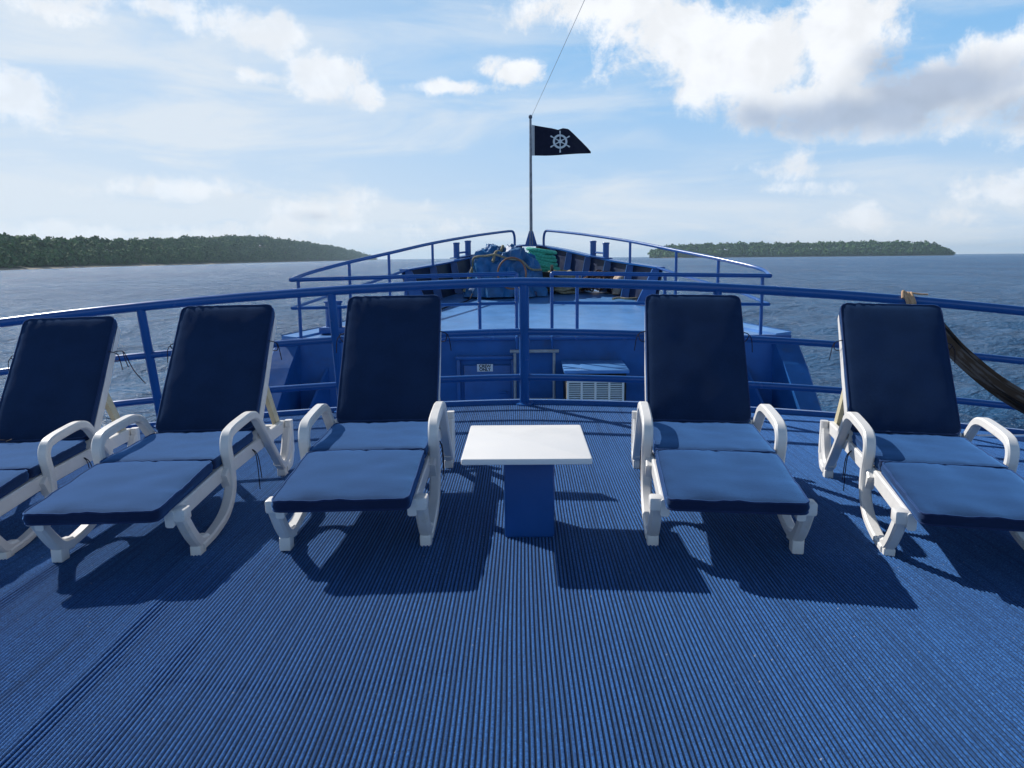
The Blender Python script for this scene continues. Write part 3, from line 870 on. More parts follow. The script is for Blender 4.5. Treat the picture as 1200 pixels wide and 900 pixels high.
def make_lounger():
    t = thing('sun_lounger', 'x', 'sun lounger', (0, 0, 0), 0, 'white sun loungers with navy cushions lined up on the carpet')
    yf, yr = -1.15, .56
    for s in (-1, 1):
        x = s * .278
        # long side rail
        mb = MB(); sweep2d(mb, [(yf, .236), (-.55, .272), (.1, .285), (yr, .285)], x, .038, .075); mb.build('side_rail', M_resin, t, origin=1)
        # armrest with its front and rear post
        xa = s * .318
        arm = [(q.y, q.z) for q in spline([(0, -.965, .048), (0, -.80, .056), (0, -.63, .095), (0, -.53, .18), (0, -.515, .29), (0, -.54, .40), (0, -.515, .455), (0, -.45, .475),
                                           (0, -.30, .488), (0, -.17, .492), (0, -.085, .472), (0, -.02, .42), (0, .16, .245), (0, .335, .085)], 5)]
        th = [.035 + .012 * math.sin(i / len(arm) * PI) for i in range(len(arm))]
        mb = MB(); sweep2d(mb, arm, xa, .052, th, .45); mb.build('armrest', M_resin, t, origin=1)
        # front foot and its strut up to the rail
        mb = MB()
        sweep2d(mb, path2([(-.88, .055), (-.965, .066), (-1.04, .14), (-1.11, .235)], .05), s * .312, .052, .056, .4)
        mb.box((s * .312, -.962, .03), (.050, .066, .062), .006)
        mb.box((s * .304, -1.105, .247), (.078, .078, .058), .010)
        mb.build('front_leg', M_resin, t, origin=1)
        mb = MB()
        sweep2d(mb, path2([(.30, .12), (.395, .062), (.475, .14), (.545, .27)], .06), s * .312, .052, .056, .4)
        mb.box((s * .312, .385, .03), (.050, .066, .062), .006)
        sweep2d(mb, [(.555, .325), (.55, .12)], s * .320, .044, .055, .4)
        sweep2d(mb, path2([(.55, .13), (.51, .055), (.40, .05)], .04), s * .318, .046, .05, .4)
        mb.build('rear_leg', M_resin, t, origin=1)
        # web between arm post and side rail
        for br in ([(-.56, .235), (-.48, .285)], [(.12, .33), (.22, .27)]):
            mb = MB(); sweep2d(mb, br, s * .304, .04, .09, .3); mb.build('arm_bracket', M_resin, t, origin=1)
    for y, z in ((-.96, .245), (-.62, .268), (.0, .285), (.50, .285)):
        mb = MB(); mb.box((0, y, z), (.56, .05, .04), .006); mb.build('crossbar', M_resin, t, origin=1)
    mb = MB()
    for k in range(10):
        y = -.98 + k * .098; mb.box((0, y, .262 + (y + 1.15) * .035), (.54, .07, .016), .004)
    o = mb.build('seat_slats', M_resin, t, origin=1)
    # backrest frame
    c, sn = math.cos(LTH), math.sin(LTH)
    X = Vector((1, 0, 0)); Yb = Vector((0, c, sn)); Nb = Vector((0, -sn, c))
    J = Vector((0, 0.0, ZJ))
    MBk = frame_M(J - Nb * .082 - Yb * .03, X, Yb)
    bf = MB()
    for s in (-1, 1):
        p = [MBk @ Vector(q) for q in ((s * .268, -.05, 0), (s * .268, .4, 0), (s * .260, LB + .0, 0))]
        secs = []
        for q in p:
            secs.append([q + X * a + Nb * b for a, b in ((-.019, -.034), (.019, -.034), (.022, 0), (.019, .034), (-.019, .034), (-.022, 0))])
        bf.loft(secs)
    bf.box(MBk @ Vector((0, LB - .01, 0)), (.536, .05, .06), .012, M=MBk.to_3x3())
    fr = bf.build('backrest_frame', M_resin, t, origin=1)
    for k in range(7):
        mb = MB(); mb.box(MBk @ Vector((0, .06 + k * .105, .004)), (.52, .075, .016), .004, M=MBk.to_3x3()); sl = mb.build('slat', M_resin, None, recalc=True); SHIP.remove(sl); sl.parent = fr
    # props that hold the backrest up
    for s in (-1, 1):
        a = MBk @ Vector((s * .250, .40, -.04)); b = Vector((s * .250, .53, .31))
        mb = MB(); secs = []
        d = (b - a).normalized(); n = d.cross(X).normalized()
        for q in (a, b): secs.append([q + X * u * .014 + n * v * .03 for u, v in ((-1, -1), (1, -1), (1, 1), (-1, 1))])
        mb.loft(secs); mb.build('back_prop', M_yell, t, origin=1)
    # cushions
    yb = -.62; zb = .374
    segs = [('foot_cushion', Vector((0, -LA, ZF)), Vector((0, yb, zb)), .035, 1), ('seat_cushion', Vector((0, yb + .004, zb)), Vector((0, -.012, ZJ)), .022, 2), ('back_cushion', J + Yb * .004, J + Yb * (LB + .012), .042, 3)]
    for nm, a, b, rc, sd in segs:
        l = (b - a).length; Yv = (b - a).normalized()
        top, bot = cushion(LW, l, .046, rc, seed=sd * 3.3, pillow=.013 if sd == 3 else .012)
        M_ = frame_M(a, X, Yv)
        mb = MB(); lt, lb = cushion_mesh(mb, top, bot, M_)
        o = mb.build(nm, [M_cush, M_side], t, origin=1)
        # piping along both edges
        pm = MB(); pm.tube(lt, .0042, 6, closed=True); pm.tube(lb, .0042, 6, closed=True)
        p = pm.build('piping', M_pipe, None); SHIP.remove(p); p.parent = o
    # cord ties around the side rail
    for s in (-1, 1):
        mb = MB(); q = J + Yb * .60 + Vector((s * .275, 0, 0))
        mb.tube(spline([q - Nb * .02, q - Nb * .05 + X * s * .045, q - Nb * .13 + X * s * .03, q - Nb * .13 - X * s * .02], 4), .003, 5)
        k = q - Nb * .055 + X * s * .05
        mb.tube(spline([k, k + Vector((s * .012, -.01, -.03)), k + Vector((s * .02, 0, -.10))], 4), .0028, 5)
        mb.build('tie_cord', M_cord, t, origin=1)
        mb = MB(); q = Vector((s * .285, -.10, .30))
        for dx, L in ((.01, .24), (.035, .19)):
            mb.tube(spline([q, q + Vector((s * .03, dx, -.05)), q + Vector((s * .035, dx * 1.8, -L))], 4), .0028, 5)
        mb.build('tie_cord', M_cord, t, origin=1)
    return t


def copy_tree(o, parent=None):
    c = o.copy(); COL.objects.link(c); c.parent = parent
    for ch in list(o.children): copy_tree(ch, c)
    return c


LOUNGERS = [(-2.785, 4.559, 3.2, 'white sun lounger with navy cushion, furthest left, cut off by the picture edge'),
            (-1.78, 4.452, .4, 'white sun lounger with navy cushion, second from left, between two other loungers'),
            (-.757, 4.447, .7, 'white sun lounger with navy cushion standing directly left of the low white table'),
            (.972, 4.421, -5.1, 'white sun lounger with navy cushion standing directly right of the low white table'),
            (2.082, 4.364, -9.8, 'white sun lounger with navy cushion, furthest right, in front of the tied grey hammock')]


def place_loungers():
    proto = make_lounger()
    objs = [proto]
    for _ in LOUNGERS[1:]:
        c = copy_tree(proto); SHIP.append(c); objs.append(c)
    for o, (x, y, r, lab) in zip(objs, LOUNGERS):
        sl = -math.copysign(.020 + .023 * abs(x), x) * .30
        zc = -drop(x) + .004 - .006
        o.location = (x, y, zc); o.rotation_euler = (0, -sl, math.radians(r)); o['label'] = lab
    # loose cord hanging from the left lounger's backrest
    c, sn = math.cos(LTH), math.sin(LTH)
    q = Vector((.30, .60 * c + .06, ZJ + .60 * sn - .02))
    for o, s in ((objs[0], 1),):
        mb = MB()
        mb.tube(spline([q, q + Vector((.05, 0, .0)), q + Vector((.07, .01, -.05)), q + Vector((.11, .0, -.13)), q + Vector((.16, .02, -.21))], 5), .003, 5)
        mb.tube(spline([q + Vector((.05, 0, .0)), q + Vector((.055, .01, -.05)), q + Vector((.075, .0, -.10))], 5), .003, 5)
        mb.build('loose_cord', M_cord, o, origin=1)
        mb = MB(); b = Vector((-.17, -.03, ZJ + .012))
        mb.tube(spline([b + Vector((-.06, .03, 0)), b, b + Vector((.05, -.01, .004)), b + Vector((.045, -.06, .002))], 5), .0035, 5)
        mb.build('loose_cord', M_cord, o, origin=1)


place_loungers()

# ---------------------------------------------------------------- side table
def build_table():
    t = thing('side_table', 'low white topped table on a blue box pedestal between two loungers', 'table', (.016, 3.66, -drop(0)))
    mb = MB(); bm = bmesh.new(); bmesh.ops.create_cube(bm, size=1)
    for v in bm.verts: v.co = Vector((v.co.x * .55, v.co.y * .70, v.co.z * .026))
    ve = [e for e in bm.edges if abs(e.verts[0].co.z - e.verts[1].co.z) > .01]
    bmesh.ops.bevel(bm, geom=ve, offset=.013, segments=4, affect='EDGES', profile=.5)
    he = [e for e in bm.edges if abs(e.verts[0].co.z - e.verts[1].co.z) < .001 and len(e.link_faces) == 2 and abs(e.link_faces[0].normal.z - e.link_faces[1].normal.z) > .5]
    bmesh.ops.bevel(bm, geom=he, offset=.005, segments=3, affect='EDGES', profile=.5)
    mb.bm(bm, Matrix.Translation((.016, 3.66, .407)))
    mb.build('tabletop', M_table, t)
    mb = MB(); mb.box((.029, 3.665, .193), (.226, .27, .392), .014, seg=3); mb.build('pedestal', M_ped, t)


build_table()

# ---------------------------------------------------------------- foredeck gear
def bitt_post(mb, x, y, z, r, h):
    mb.lathe([(r, 0), (r, h - .05), (r * 1.0, h - .03), (r * 1.14, h - .028), (r * 1.14, h), (r * 1.05, h + .008)], 20, Matrix.Translation((x, y, z)))


def build_bitts():
    for s, lab in ((-1, 'pair of blue steel bitts on the left bulwark behind the winch cover'), (1, 'pair of blue steel bitts on the right bulwark beyond the green rope')):
        Y = 18.0; xs = [(536 - 612) / 970 * Y, (549.5 - 612) / 970 * 18.4] if s < 0 else [(711.5 - 612) / 970 * 17.6, (696.5 - 612) / 970 * 18.1]
        yy = [18.0, 18.4] if s < 0 else [17.6, 18.1]
        t = thing('mooring_bitts', lab, 'bitts', (sum(xs) / 2, sum(yy) / 2, cap_z(18)), 0, 'paired bitts on the bulwark')
        for x, y in zip(xs, yy):
            mb = MB(); bitt_post(mb, x, y, cap_z(y) + .03, .066, .33); mb.build('post', M_rail, t)
        mb = MB(); mb.tube([(xs[0], yy[0], cap_z(yy[0]) + .14), (xs[1], yy[1], cap_z(yy[1]) + .12)], .022, 8); mb.build('crossbar', M_rail, t)
        dv = Vector((xs[1] - xs[0], yy[1] - yy[0], cap_z(yy[1]) - cap_z(yy[0])))
        mb = MB(); mb.box((sum(xs) / 2, sum(yy) / 2, (cap_z(yy[0]) + cap_z(yy[1])) / 2 + .045), (.19, dv.length + .25, .018), .003,
                          M=dv.to_track_quat('Y', 'Z').to_matrix())
        mb.build('base_plate', M_rail, t)
    x, y = (388 - 612) / 970 * 12.6, 12.6; z = deck_z(y) - .035
    t = thing('mooring_bollard', 'stout blue double bollard at the left corner of the foredeck', 'bollard', (x + .15, y, z))
    mb = MB(); mb.box((x + .17, y, z + .05), (.74, .36, .10), .02); mb.build('base', M_rail, t)
    for dx, dy in ((0, 0), (.34, .12)):
        mb = MB(); bitt_post(mb, x + dx, y + dy, z + .095, .125, .40); mb.build('post', M_rail, t)
    x, y = (716 - 612) / 970 * 18.2, 18.2
    t = thing('fairlead_roller', 'small rounded blue roller inside the right bulwark above the rope pile', 'roller', (x, y, deck_z(y)))
    mb = MB(); mb.lathe([(.09, 0), (.09, .3), (.07, .34), (.07, .40)], 16, Matrix.Translation((x, y, deck_z(y) - .04))); mb.build('stand', M_rail, t)
    mb = MB(); mb.lathe([(.05, 0), (.11, .03), (.14, .09), (.12, .16), (.05, .2)], 16, Matrix.Translation((x, y, deck_z(y) + .36))); mb.build('roller', M_rail, t)


build_bitts()


def tarp_surface(cx, cy, z0):
    # flat-topped lump: corners of the machinery under the sheet make ridges between flatter faces
    pegs = [Vector(q) for q in ((-.55, -.30, .86), (.40, -.34, .90), (.48, .30, .93), (-.40, .34, .95), (.80, -.10, .52), (-.74, -.42, .26), (-.80, .2, .30), (.78, -.45, .12), (.80, .45, .10), (-.55, -.62, .05),
                                (.55, -.60, .05), (-.45, .55, .1), (.45, .55, .1), (.0, -.44, .88), (-.12, -.66, .06))]
    def P(u, v):
        """u around, v from the deck up to the crown"""
        an = 2 * PI * u; ph = v * PI / 2
        d = Vector((math.cos(an) * math.cos(ph), math.sin(an) * math.cos(ph), math.sin(ph)))
        o = Vector((0, 0, .28))
        # support of the soft hull of the pegs along d gives draped faces
        rad = 0
        for p in pegs:
            q = p - o; l = q.length; c = d.dot(q / l)
            if c > .2: rad += (l * c) ** 14
        rad = rad ** (1 / 14) * .97
        f = noise.noise((d.x * 2.6 + 1, d.y * 2.6, d.z * 1.6)); f2 = noise.noise((d.x * 6 + 3, d.y * 6, d.z * 2.4)); f3 = noise.noise((an * 2.2, 3.3, v * .8))
        low = 1 - min(1, max(0, v) * 1.2)
        k = 1 + .17 * (.4 - 2 * abs(f)) + .12 * (.35 - 2 * abs(f2)) + .12 * low * (.5 - 2.2 * abs(f3))
        q = o + d * rad * k
        if v <= 0: q.z = 0
        q.z = q.z - .28 * (1 - v) ** 2.5
        return Vector((cx + q.x, cy + q.y, z0 + max(q.z, 0)))
    return P


def build_foredeck_gear():
    cy = 16.9; cx = (591 - 612) / 970 * cy; z0 = deck_z(cy) - .02
    P = tarp_surface(cx, cy, z0)
    t = thing('covered_winch', 'lumpy winch wrapped in a bright blue tarpaulin in the middle of the foredeck', 'winch', (cx, cy, z0))
    mb = MB(); n, m = 96, 30
    vs = [P(i / n, j / m) for j in range(m + 1) for i in range(n)]
    fs = [(j * n + i, j * n + (i + 1) % n, (j + 1) * n + (i + 1) % n, (j + 1) * n + i) for j in range(m) for i in range(n)]
    mb.add(vs, fs); o = mb.build('tarpaulin', M_tarp, t)
    mb = MB(); mb.box((cx + .08, cy - .02, z0 + .05), (1.2, .9, .1), .02); mb.build('winch_bed', M_navy, t)
    # dark drum end showing at lower right of the cover
    mb = MB(); mb.lathe([(.30, 0), (.30, .05), (.16, .06), (.16, .34), (.30, .35), (.30, .40)], 20, Matrix.Translation((cx + .62, cy + .05, z0 + .32)) @ Matrix.Rotation(PI / 2, 4, 'Y')); mb.build('drum', M_black, t)
    # lashing rope over the cover
    def on(u, v, k=.02):
        p = P(u % 1, v); d = (p - Vector((cx, cy, z0 + .3))).normalized(); return p + d * k
    r = MB()
    r.tube(spline([on(.70, .42), on(.70, .60), on(.72, .75), on(.745, .88), on(.75, .98)], 5), .030, 8)
    r.tube(spline([on(.50, .18), on(.54, .30), on(.60, .42), on(.66, .50), on(.71, .53), on(.78, .50), on(.84, .42), on(.90, .32), on(.97, .28)], 6), .024, 8)
    r.tube(spline([on(.55, .05), on(.545, .2), on(.535, .45), on(.53, .62)], 5), .036, 8)
    o = r.build('lashing_rope', M_beige); tag(o, 'khaki lashing rope tied across the blue winch cover', 'rope')
    # hoop of hose hung on the front
    c = Vector(((601 - 612) / 970 * 16.1, cy - .78, z0 + .47)); r = MB()
    r.tube([c + Vector((.275 * math.cos(a), -.05 - .10 * math.sin(a) * -1.0 * .6, .30 * math.sin(a))) for a in [2 * PI * k / 40 for k in range(40)]], .018, 8, closed=True)
    o = r.build('hose_hoop', M_hose); tag(o, 'round hoop of brown hose hung on the front of the winch cover', 'hose')
    # loose line running left over the deck
    r = MB(); y0 = 15.6
    r.tube(spline([(-.98, 16.3, deck_z(16.3) + .10), (-1.05, 16.0, deck_z(16) + .015), (-1.35, 15.3, deck_z(15.3) + .012), (-1.62, 14.5, deck_z(14.5) - .01), (-1.9, 14.0, deck_z(14) - .01)], 6), .014, 6)
    o = r.build('mooring_line', M_cord); tag(o, 'thin dark line running over the foredeck from the left of the winch', 'rope')
    # small knot on the crown
    r = MB(); p = P(.15, .97) + Vector((.02, 0, .03))
    r.tube([p + Vector((.06 * math.cos(a) + .012 * math.sin(3 * a), .05 * math.sin(a), .05 + .04 * math.sin(2 * a))) for a in [2 * PI * k / 24 for k in range(24)]], .022, 8, closed=True)
    o = r.build('rope_knot', M_sack); tag(o, 'pale knotted rope end on top of the blue winch cover', 'rope')
    # green rope wound on a reel
    gx, gy = (636 - 612) / 970 * 17.9, 17.9; gz = deck_z(gy)
    r = MB(); rng = random.Random(2)
    for k in range(11):
        z = gz + .05 + k * .072; rad = .40 - .012 * max(0, k - 4) ** 1.5; ox, oy = rng.uniform(-.03, .03), rng.uniform(-.03, .03)
        tl = -.16 + rng.uniform(-.05, .05)
        r.tube([(gx + ox + rad * math.cos(a), gy + oy + rad * .8 * math.sin(a), z + tl * rad * math.cos(a) + .012 * math.sin(3 * a + k)) for a in [2 * PI * q / 36 for q in range(36)]], .043, 8, closed=True)
    for k in range(5):
        rad = .30 - k * .06
        r.tube([(gx + rad * math.cos(a), gy + rad * .8 * math.sin(a), gz + .80 - .16 * rad * math.cos(a)) for a in [2 * PI * q / 30 for q in range(30)]], .040, 8, closed=True)
    o = r.build('rope_coil', M_green); tag(o, 'tall coil of thick green rope right behind the winch cover', 'rope')
    # beige rope flaked in a heap
    def heap(name, px0, px1, Y, ytop, rad, m, seed, lab, turns=7, thick=.03):
        x0, x1 = (px0 - 612) / 970 * Y, (px1 - 612) / 970 * Y; zt = CAM_H - (ytop - 302) / 970 * Y; zb = deck_z(Y)
        rg = random.Random(seed); r = MB(); w = (x1 - x0) / 2; cx_ = (x0 + x1) / 2
        for k in range(turns * 3):
            f = (k % turns) / turns; z = zb + thick + (zt - zb - thick * 2) * f
            rw = w * (1 - .22 * f ** 2) * rg.uniform(.55, 1.0) - thick; ox = rg.uniform(-.12, .12) * w; oy = rg.uniform(-.12, .12); ph = rg.random() * 6.28
            r.tube([(cx_ + ox + rw * math.cos(a), Y + oy + min(rw, .5) * .8 * math.sin(a), z + .03 * math.sin(2 * a + ph) + .015 * math.sin(5 * a)) for a in [2 * PI * q / 28 for q in range(28)]], thick, 7, closed=True)
        o = r.build(name, m); tag(o, lab, 'rope' if 'chain' not in name else 'chain')
    heap('rope_heap', 634, 684, 17.2, 316, .03, M_beige, 5, 'heap of beige mooring rope beside the green coil', 8, .032)
    # chain heap: real links
    Y = 17.3; x0, x1 = (684 - 612) / 970 * Y, (722 - 612) / 970 * Y; zb = deck_z(Y); zt = CAM_H - (317 - 302) / 970 * Y
    r = MB(); rg = random.Random(9)
    for k in range(170):
        u = rg.uniform(-1, 1); w_ = rg.uniform(-1, 1); h = (1 - u * u) ** .4 * (1 - w_ * w_) ** .4
        p = Vector(((x0 + x1) / 2 + u * (x1 - x0) / 2, Y + w_ * .38, zb + .03 + h * (zt - zb - .06) * (rg.random() ** .35)))
        Rm = Matrix.Rotation(rg.random() * 6.28, 4, 'Z') @ Matrix.Rotation(rg.uniform(-1, 1), 4, 'X') @ Matrix.Rotation(rg.uniform(-.7, .7), 4, 'Y')
        r.tube([p + Rm @ Vector((.075 * math.cos(a) * (1 + .25 * abs(math.cos(a))), .042 * math.sin(a), 0)) for a in [2 * PI * q / 10 for q in range(10)]], .017, 5, closed=True)
    o = r.build('chain_heap', M_rust); tag(o, 'heap of rusty brown anchor chain near the right bulwark', 'chain')
    # pale folded sack on the heap's right
    Y = 17.0; cx2 = (727 - 612) / 970 * Y; zb = deck_z(Y); r = MB()
    secs = []
    for i in range(13):
        v = i / 12; row = []
        for k in range(22):
            a = 2 * PI * k / 22; rr = math.sin(max(.12, min(v, .985)) * PI) ** .45
            nn = 1 + .18 * noise.noise((math.cos(a) * 2, math.sin(a) * 2, v * 3))
            row.append(Vector((cx2 + .22 * rr * math.cos(a) * nn + .12 * v, Y + .2 * rr * math.sin(a) * nn, zb - .02 + .44 * v + .03 * math.sin(3 * a) * v)))
        secs.append(row)
    r.loft(secs); o = r.build('canvas_sack', M_sack); tag(o, 'pale slumped canvas sack at the right of the chain heap', 'sack')
    r = MB(); Y = 16.0
    r.tube(spline([((720 - 612) / 970 * Y, Y, deck_z(Y) + .02), ((728 - 612) / 970 * Y, Y + .1, deck_z(Y) + .035), ((738 - 612) / 970 * Y, Y + .02, deck_z(Y) + .02), ((752 - 612) / 970 * Y, Y + .25, deck_z(Y) + .02)], 5), .022, 7)
    o = r.build('rope_end', M_beige); tag(o, 'short end of pale rope lying on the foredeck by the right bulwark', 'rope')


build_foredeck_gear()

# ---------------------------------------------------------------- flagpole, flag, stay
PY = 20.62; PXX = 0.25
PTOP = CAM_H + (302 - 139) / 970 * PY * .965


def build_flag():
    zb = cap_z(PY) + .02
    t = thing('flagpole', 'slim steel flagpole on a braced foot at the tip of the bow', 'flagpole', (PXX, PY, zb))
    mb = MB(); mb.tube([(PXX, PY, zb), (PXX, PY, zb + 1.6), (PXX, PY, PTOP)], [.040, .036, .028], 12); mb.build('pole', M_steel, t)
    mb = MB(); mb.lathe([(.03, 0), (.045, .02), (.045, .07), (.02, .09)], 12, Matrix.Translation((PXX, PY, PTOP))); mb.build('truck', M_steel, t)
    for a in (0.35, 2.79, 4.71):
        d = Vector((math.cos(a), math.sin(a), 0)); q = Vector((-d.y, d.x, 0)) * .012; mb = MB(); b = Vector((PXX, PY, zb))
        prof = [b + d * .03, b + d * .17, b + d * .15 + Vector((0, 0, .04)), b + d * .05 + Vector((0, 0, .36)), b + d * .03 + Vector((0, 0, .36))]
        mb.loft([[p + q for p in prof], [p - q for p in prof]]); mb.build('foot_brace', M_rail, t)
    mb = MB(); mb.box((PXX, PY - .02, zb - .005), (.46, .40, .02), .004); mb.build('foot_plate', M_rail, t)
    # flag
    K = PY / 970
    def edge(pts, x): return float(np.interp(x, [p[0] for p in pts], [p[1] for p in pts]))
    top = [(624, 146), (634, 147.5), (645, 149.5), (654, 151), (660, 148.5), (666, 150), (673, 156), (682, 164), (689, 171), (693, 176)]
    bot = [(624, 181.5), (640, 181.3), (655, 180.8), (670, 179.8), (682, 178.6), (693, 177.6)]
    def S_(u, v):
        x = 624 + 69 * u; yt = edge(top, x); yb = edge(bot, x); y = yb + (yt - yb) * v
        wave = .10 * math.sin(u * 7.5 + v * 1.3) * u ** .6 + .16 * math.exp(-((u - .50 - .12 * (1 - v)) / .10) ** 2) * (v ** 3)
        return Vector((PXX + .036 + (x - 624) * K, PY + wave + .25 * u, CAM_H + (302 - y) * K * .965))
    f = thing('flag', 'dark navy flag with a white ship wheel flying from the bow flagpole', 'flag', (PXX + .036, PY, S_(0, 0).z))
    mb = MB(); rows = [[S_(i / 60, j / 22) for i in range(61)] for j in range(23)]
    mb.sheet(rows, (0, .004, 0)); mb.build('cloth', M_flag, f)
    mb = MB(); mb.sheet([[S_(.0 + .045 * i, j / 22) + Vector((-.004, -.010, 0)) for i in range(2)] for j in range(23)], (0, .012, 0)); mb.build('hoist_tape', M_hoist, f)
    # ship's wheel emblem on both faces
    def at(px, pz, side):
        u = (656.5 + px - 624) / 69; x = 624 + 69 * u; yt = edge(top, x); yb = edge(bot, x); v = (yb - (165 - pz)) / (yb - yt)
        return S_(u, min(max(v, .01), .99)) + Vector((0, -.006 if side < 0 else .010, 0))
    mb = MB()
    for side in (-1, 1):
        def strip(a, b, w, n=6):
            d = Vector((b[0] - a[0], b[1] - a[1])); d.normalize(); q = Vector((-d.y, d.x)) * w / 2
            rows = []
            for s in (-1, 1): rows.append([at(a[0] + (b[0] - a[0]) * i / n + q.x * s, a[1] + (b[1] - a[1]) * i / n + q.y * s, side) for i in range(n + 1)])
            mb.sheet(rows)
        for r0, r1 in ((6.0, 8.4), (0.0, 2.4)):
            rows = [[at(r * math.cos(2 * PI * k / 36), r * math.sin(2 * PI * k / 36), side) for k in range(37)] for r in (r0 + .01, r1)]
            mb.sheet(rows)
        for k in range(6):
            a = PI / 2 + k * PI / 3; c, s = math.cos(a), math.sin(a)
            strip((2.2 * c, 2.2 * s), (12.6 * c, 12.6 * s), 1.2, 8)
            strip((10.6 * c, 10.6 * s), (12.9 * c, 12.9 * s), 1.7, 3)
    mb.build('wheel_emblem', M_white, f, smooth=False, recalc=False)
    # forestay
    mb = MB(); a = Vector((PXX + .03, PY, PTOP + .06)); b = Vector(((697 - 612) / 970 * 12.5, 12.5, 1.25 + 302 / 970 * 12.5 * 1.05)); c = a + (b - a) * 2.6
    pts = [a + (c - a) * i / 14 - Vector((0, 0, .10 * math.sin(PI * i / 14))) for i in range(15)]
    mb.tube(pts, .0045, 6); o = mb.build('wire_stay', M_grey); tag(o, 'thin wire stay running up from the flagpole tip over the deck', 'wire')


build_flag()

# ---------------------------------------------------------------- things against the bulkhead
def build_bulkhead_gear():
    # vent housing with louvred front
    x = 1.03; Y0 = 11.15; w = .90; z = -.31
    t = thing('air_conditioner', 'boxy air conditioner with blue lid and white louvred front by the bulkhead', 'air conditioner', (x, 11.5, -2.4))
    mb = MB(); mb.box((x, 11.55, z + .012), (w, .84, .05), .01, M=Matrix.Rotation(math.radians(2.5), 3, 'X')); mb.build('lid', M_fdeck, t)
    mb = MB(); mb.box((x, 11.57, -1.36), (w - .06, .72, 2.02), .012); mb.build('housing', M_black, t)  # black body colour stands in for the shadow below the lid
    g = MB(); gx0, gx1 = x - .395, x + .37; gz1 = -.455; gz0 = -1.25
    for k in range(5):
        xx = gx0 + (gx1 - gx0) * k / 4; g.box((xx, 11.185, (gz0 + gz1) / 2), (.030, .035, gz1 - gz0), .004)
    g.box(((gx0 + gx1) / 2, 11.185, gz1), (gx1 - gx0 + .03, .037, .03), .004); g.box(((gx0 + gx1) / 2, 11.185, gz0), (gx1 - gx0 + .03, .037, .03), .004)
    fr = g.build('grille_frame', M_grille, t)
    n = 26
    for k in range(n):
        zz = gz0 + (gz1 - gz0) * (k + .5) / n
        s = MB(); s.box(((gx0 + gx1) / 2, 11.196, zz), (gx1 - gx0, .028, .005), .001, M=Matrix.Rotation(math.radians(-52), 3, 'X'), seg=1); s.build('louvre', M_grille, fr)
    # pipe frame
    xa, xb = (603.5 - 612) / 970 * 11.85, (650.5 - 612) / 970 * 11.85
    t = thing('pipe_frame', 'grey steel ladder frame standing against the blue bulkhead below the railing gap', 'ladder', ((xa + xb) / 2, 11.85, -2.4))
    for xx in (xa, xb):
        mb = MB(); mb.tube([(xx, 11.86, -2.4), (xx, 11.86, -.10)], .021, 10); mb.build('upright', M_grey, t)
    mb = MB(); mb.tube([(xa - .07, 11.85, -.105), (xb + .07, 11.85, -.105)], .026, 10); mb.build('top_bar', M_grey, t)
    for zz in (-.82, -1.3, -1.8):
        mb = MB(); mb.tube([(xa, 11.86, zz), (xb, 11.86, zz)], .02, 10); mb.build('rung', M_grey, t)
    # sign on the door
    sx, sz = (567.5 - 612) / 970 * 11.94, CAM_H - (432.5 - 302) / 970 * 11.94
    t = thing('door_sign', 'small white sign reading CREW ONLY on the blue bulkhead door', 'sign', (sx, 11.945, sz))
    mb = MB(); mb.box((sx, 11.944, sz), (.235, .008, .11), .002); mb.build('plate', M_white, t)
    for txt, dz in (('CREW', .024), ('ONLY', -.026)):
        cu = bpy.data.curves.new('lettering', 'FONT'); cu.body = txt; cu.size = .062; cu.align_x = 'CENTER'; cu.align_y = 'CENTER'; cu.offset = .0022
        tmp = bpy.data.objects.new('tmp', cu); COL.objects.link(tmp)
        bpy.context.view_layer.update()
        me = bpy.data.meshes.new_from_object(tmp.evaluated_get(bpy.context.evaluated_depsgraph_get()))
        bpy.data.objects.remove(tmp)
        me.transform(Matrix.Translation((0, -.0065, dz)) @ Matrix.Rotation(PI / 2, 4, 'X'))
        me.materials.clear(); me.materials.append(M_txt)
        o = bpy.data.objects.new('lettering', me); COL.objects.link(o); o.parent = t


build_bulkhead_gear()

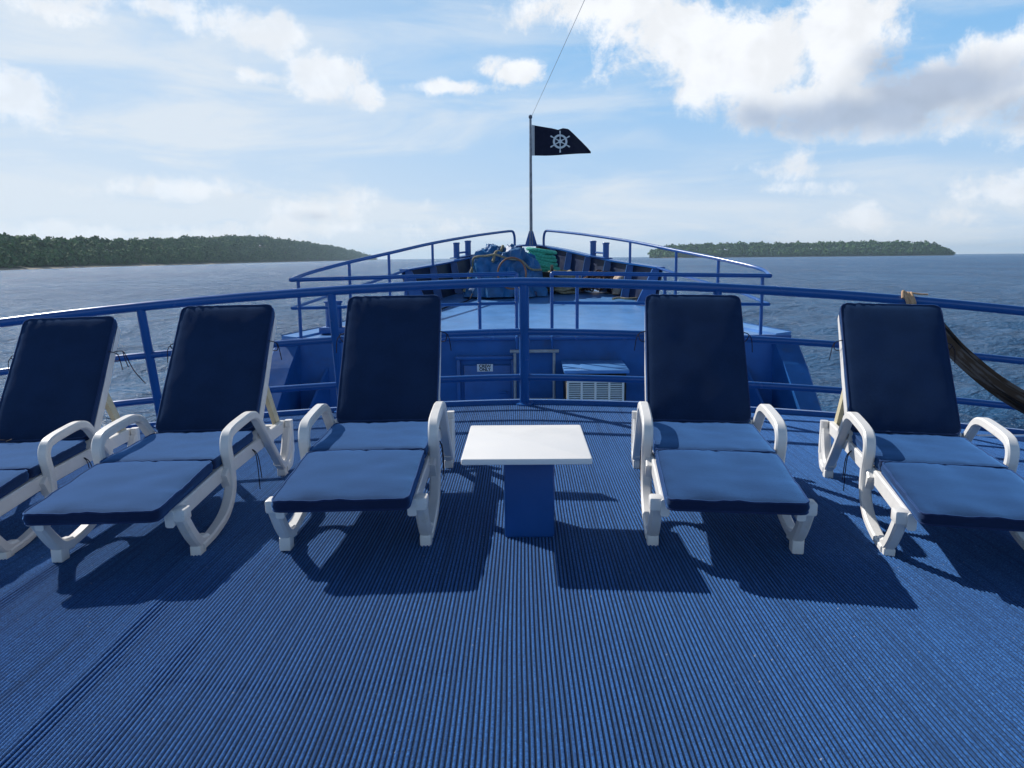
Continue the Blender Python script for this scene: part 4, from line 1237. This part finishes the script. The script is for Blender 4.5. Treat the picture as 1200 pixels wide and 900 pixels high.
# ---------------------------------------------------------------- hammock tied to the rail
def build_hammock():
    m = bpy.data.materials.new('hammock_cloth'); m.use_nodes = True
    nt = m.node_tree; g = G(nt); b = nt.nodes['Principled BSDF']
    at = g.node('ShaderNodeAttribute', attribute_name='UVMap')
    uv = g.node('ShaderNodeUVMap').outputs[0]
    st = g.noise(g.v('MULTIPLY', uv, (2.2, 9, 1)), 2.0, 4, .6)
    c = g.mix(g.ramp(st, .44, .52), (.024, .030, .040, 1), (.008, .008, .009, 1))
    g.put(b.inputs['Base Color'], c); b.inputs['Roughness'].default_value = .9; b.inputs['Specular IOR Level'].default_value = .2
    xk, yk = 3.12, 6.65; zk = 1.056 - drop(xk)
    t = thing('hammock', 'dark grey bunched hammock slung from the rail behind the right lounger', 'hammock', (xk, yk, zk))
    path = spline([(xk, yk - .05, zk - .10), (3.17, 6.42, .77), (3.30, 6.12, .50), (3.52, 5.75, .235), (3.85, 5.35, .06), (4.3, 4.95, .01), (4.9, 4.5, .28), (5.3, 4.2, .75)], 8)
    n = len(path); mb = MB(); secs = []; k = 28
    for i, p in enumerate(path):
        s = i / (n - 1); w = .024 + .036 * min(1, s * 5.0); dd = path[min(i + 1, n - 1)] - path[max(i - 1, 0)]; dd.normalize()
        a = dd.cross(Vector((0, 0, 1))).normalized(); bb = a.cross(dd)
        row = []
        for q in range(k):
            an = 2 * PI * q / k; f = 1 + .34 * math.sin(3 * an + 2.2 * s) * min(1, s * 4) + .16 * math.sin(7 * an + 5 * s)
            row.append(p + (a * math.cos(an) * .55 + bb * math.sin(an) * 1.0) * w * f)
        secs.append(row)
    mb.loft(secs); o = mb.build('cloth', m, t)
    me = o.data; uvl = me.uv_layers.new(name='UVMap')
    for poly in me.polygons:
        for li in poly.loop_indices:
            vi = me.loops[li].vertex_index; uvl.data[li].uv = ((vi // k) / (n - 1) * 3, (vi % k) / k * .6 if (vi % k) <= k / 2 else (1 - (vi % k) / k) * .6)
    mb = MB(); T = Vector((xk, yk, zk))
    for j in range(3):
        off = (j - 1) * .026
        mb.tube([T + Vector((off + .012 * math.sin(a * 2), .056 * math.cos(a), .056 * math.sin(a))) for a in [2 * PI * q / 20 for q in range(20)]], .014, 7, closed=True)
    mb.tube(spline([T + Vector((0, -.05, .03)), T + Vector((.01, -.07, -.03)), T + Vector((.0, -.06, -.12)), T + Vector((.02, -.05, -.2))], 5), .016, 7)
    mb.tube(spline([T + Vector((-.02, 0, .06)), T + Vector((-.05, -.02, .07)), T + Vector((-.06, -.05, .02))], 5), .012, 7)
    mb.tube(spline([T + Vector((.03, 0, .058)), T + Vector((.10, -.02, .048)), T + Vector((.15, -.02, .045))], 5), .007, 7)
    mb.build('tie_rope', M_knot, t)


build_hammock()

# ---------------------------------------------------------------- sea haze
def build_haze():
    mb = MB(); mb.add([(x, y, z) for z in (SEA - 3.0, 115) for x, y in ((-15500, -15500), (15500, -15500), (15500, 15500), (-15500, 15500))],
                      [(3, 2, 1, 0), (4, 5, 6, 7), (0, 1, 5, 4), (1, 2, 6, 5), (2, 3, 7, 6), (3, 0, 4, 7)])
    m = bpy.data.materials.new('haze'); m.use_nodes = True; nt = m.node_tree; nt.nodes.clear()
    out = nt.nodes.new('ShaderNodeOutputMaterial'); v = nt.nodes.new('ShaderNodeVolumePrincipled')
    v.inputs['Color'].default_value = (.62, .82, 1, 1); v.inputs['Density'].default_value = 6.5e-5; v.inputs['Anisotropy'].default_value = .3
    nt.links.new(v.outputs[0], out.inputs['Volume'])
    o = mb.build('haze', m, smooth=False); SHIP.remove(o)
    tag(o, 'thin pale sea haze in front of the distant islands', None, kind='stuff')


build_haze()
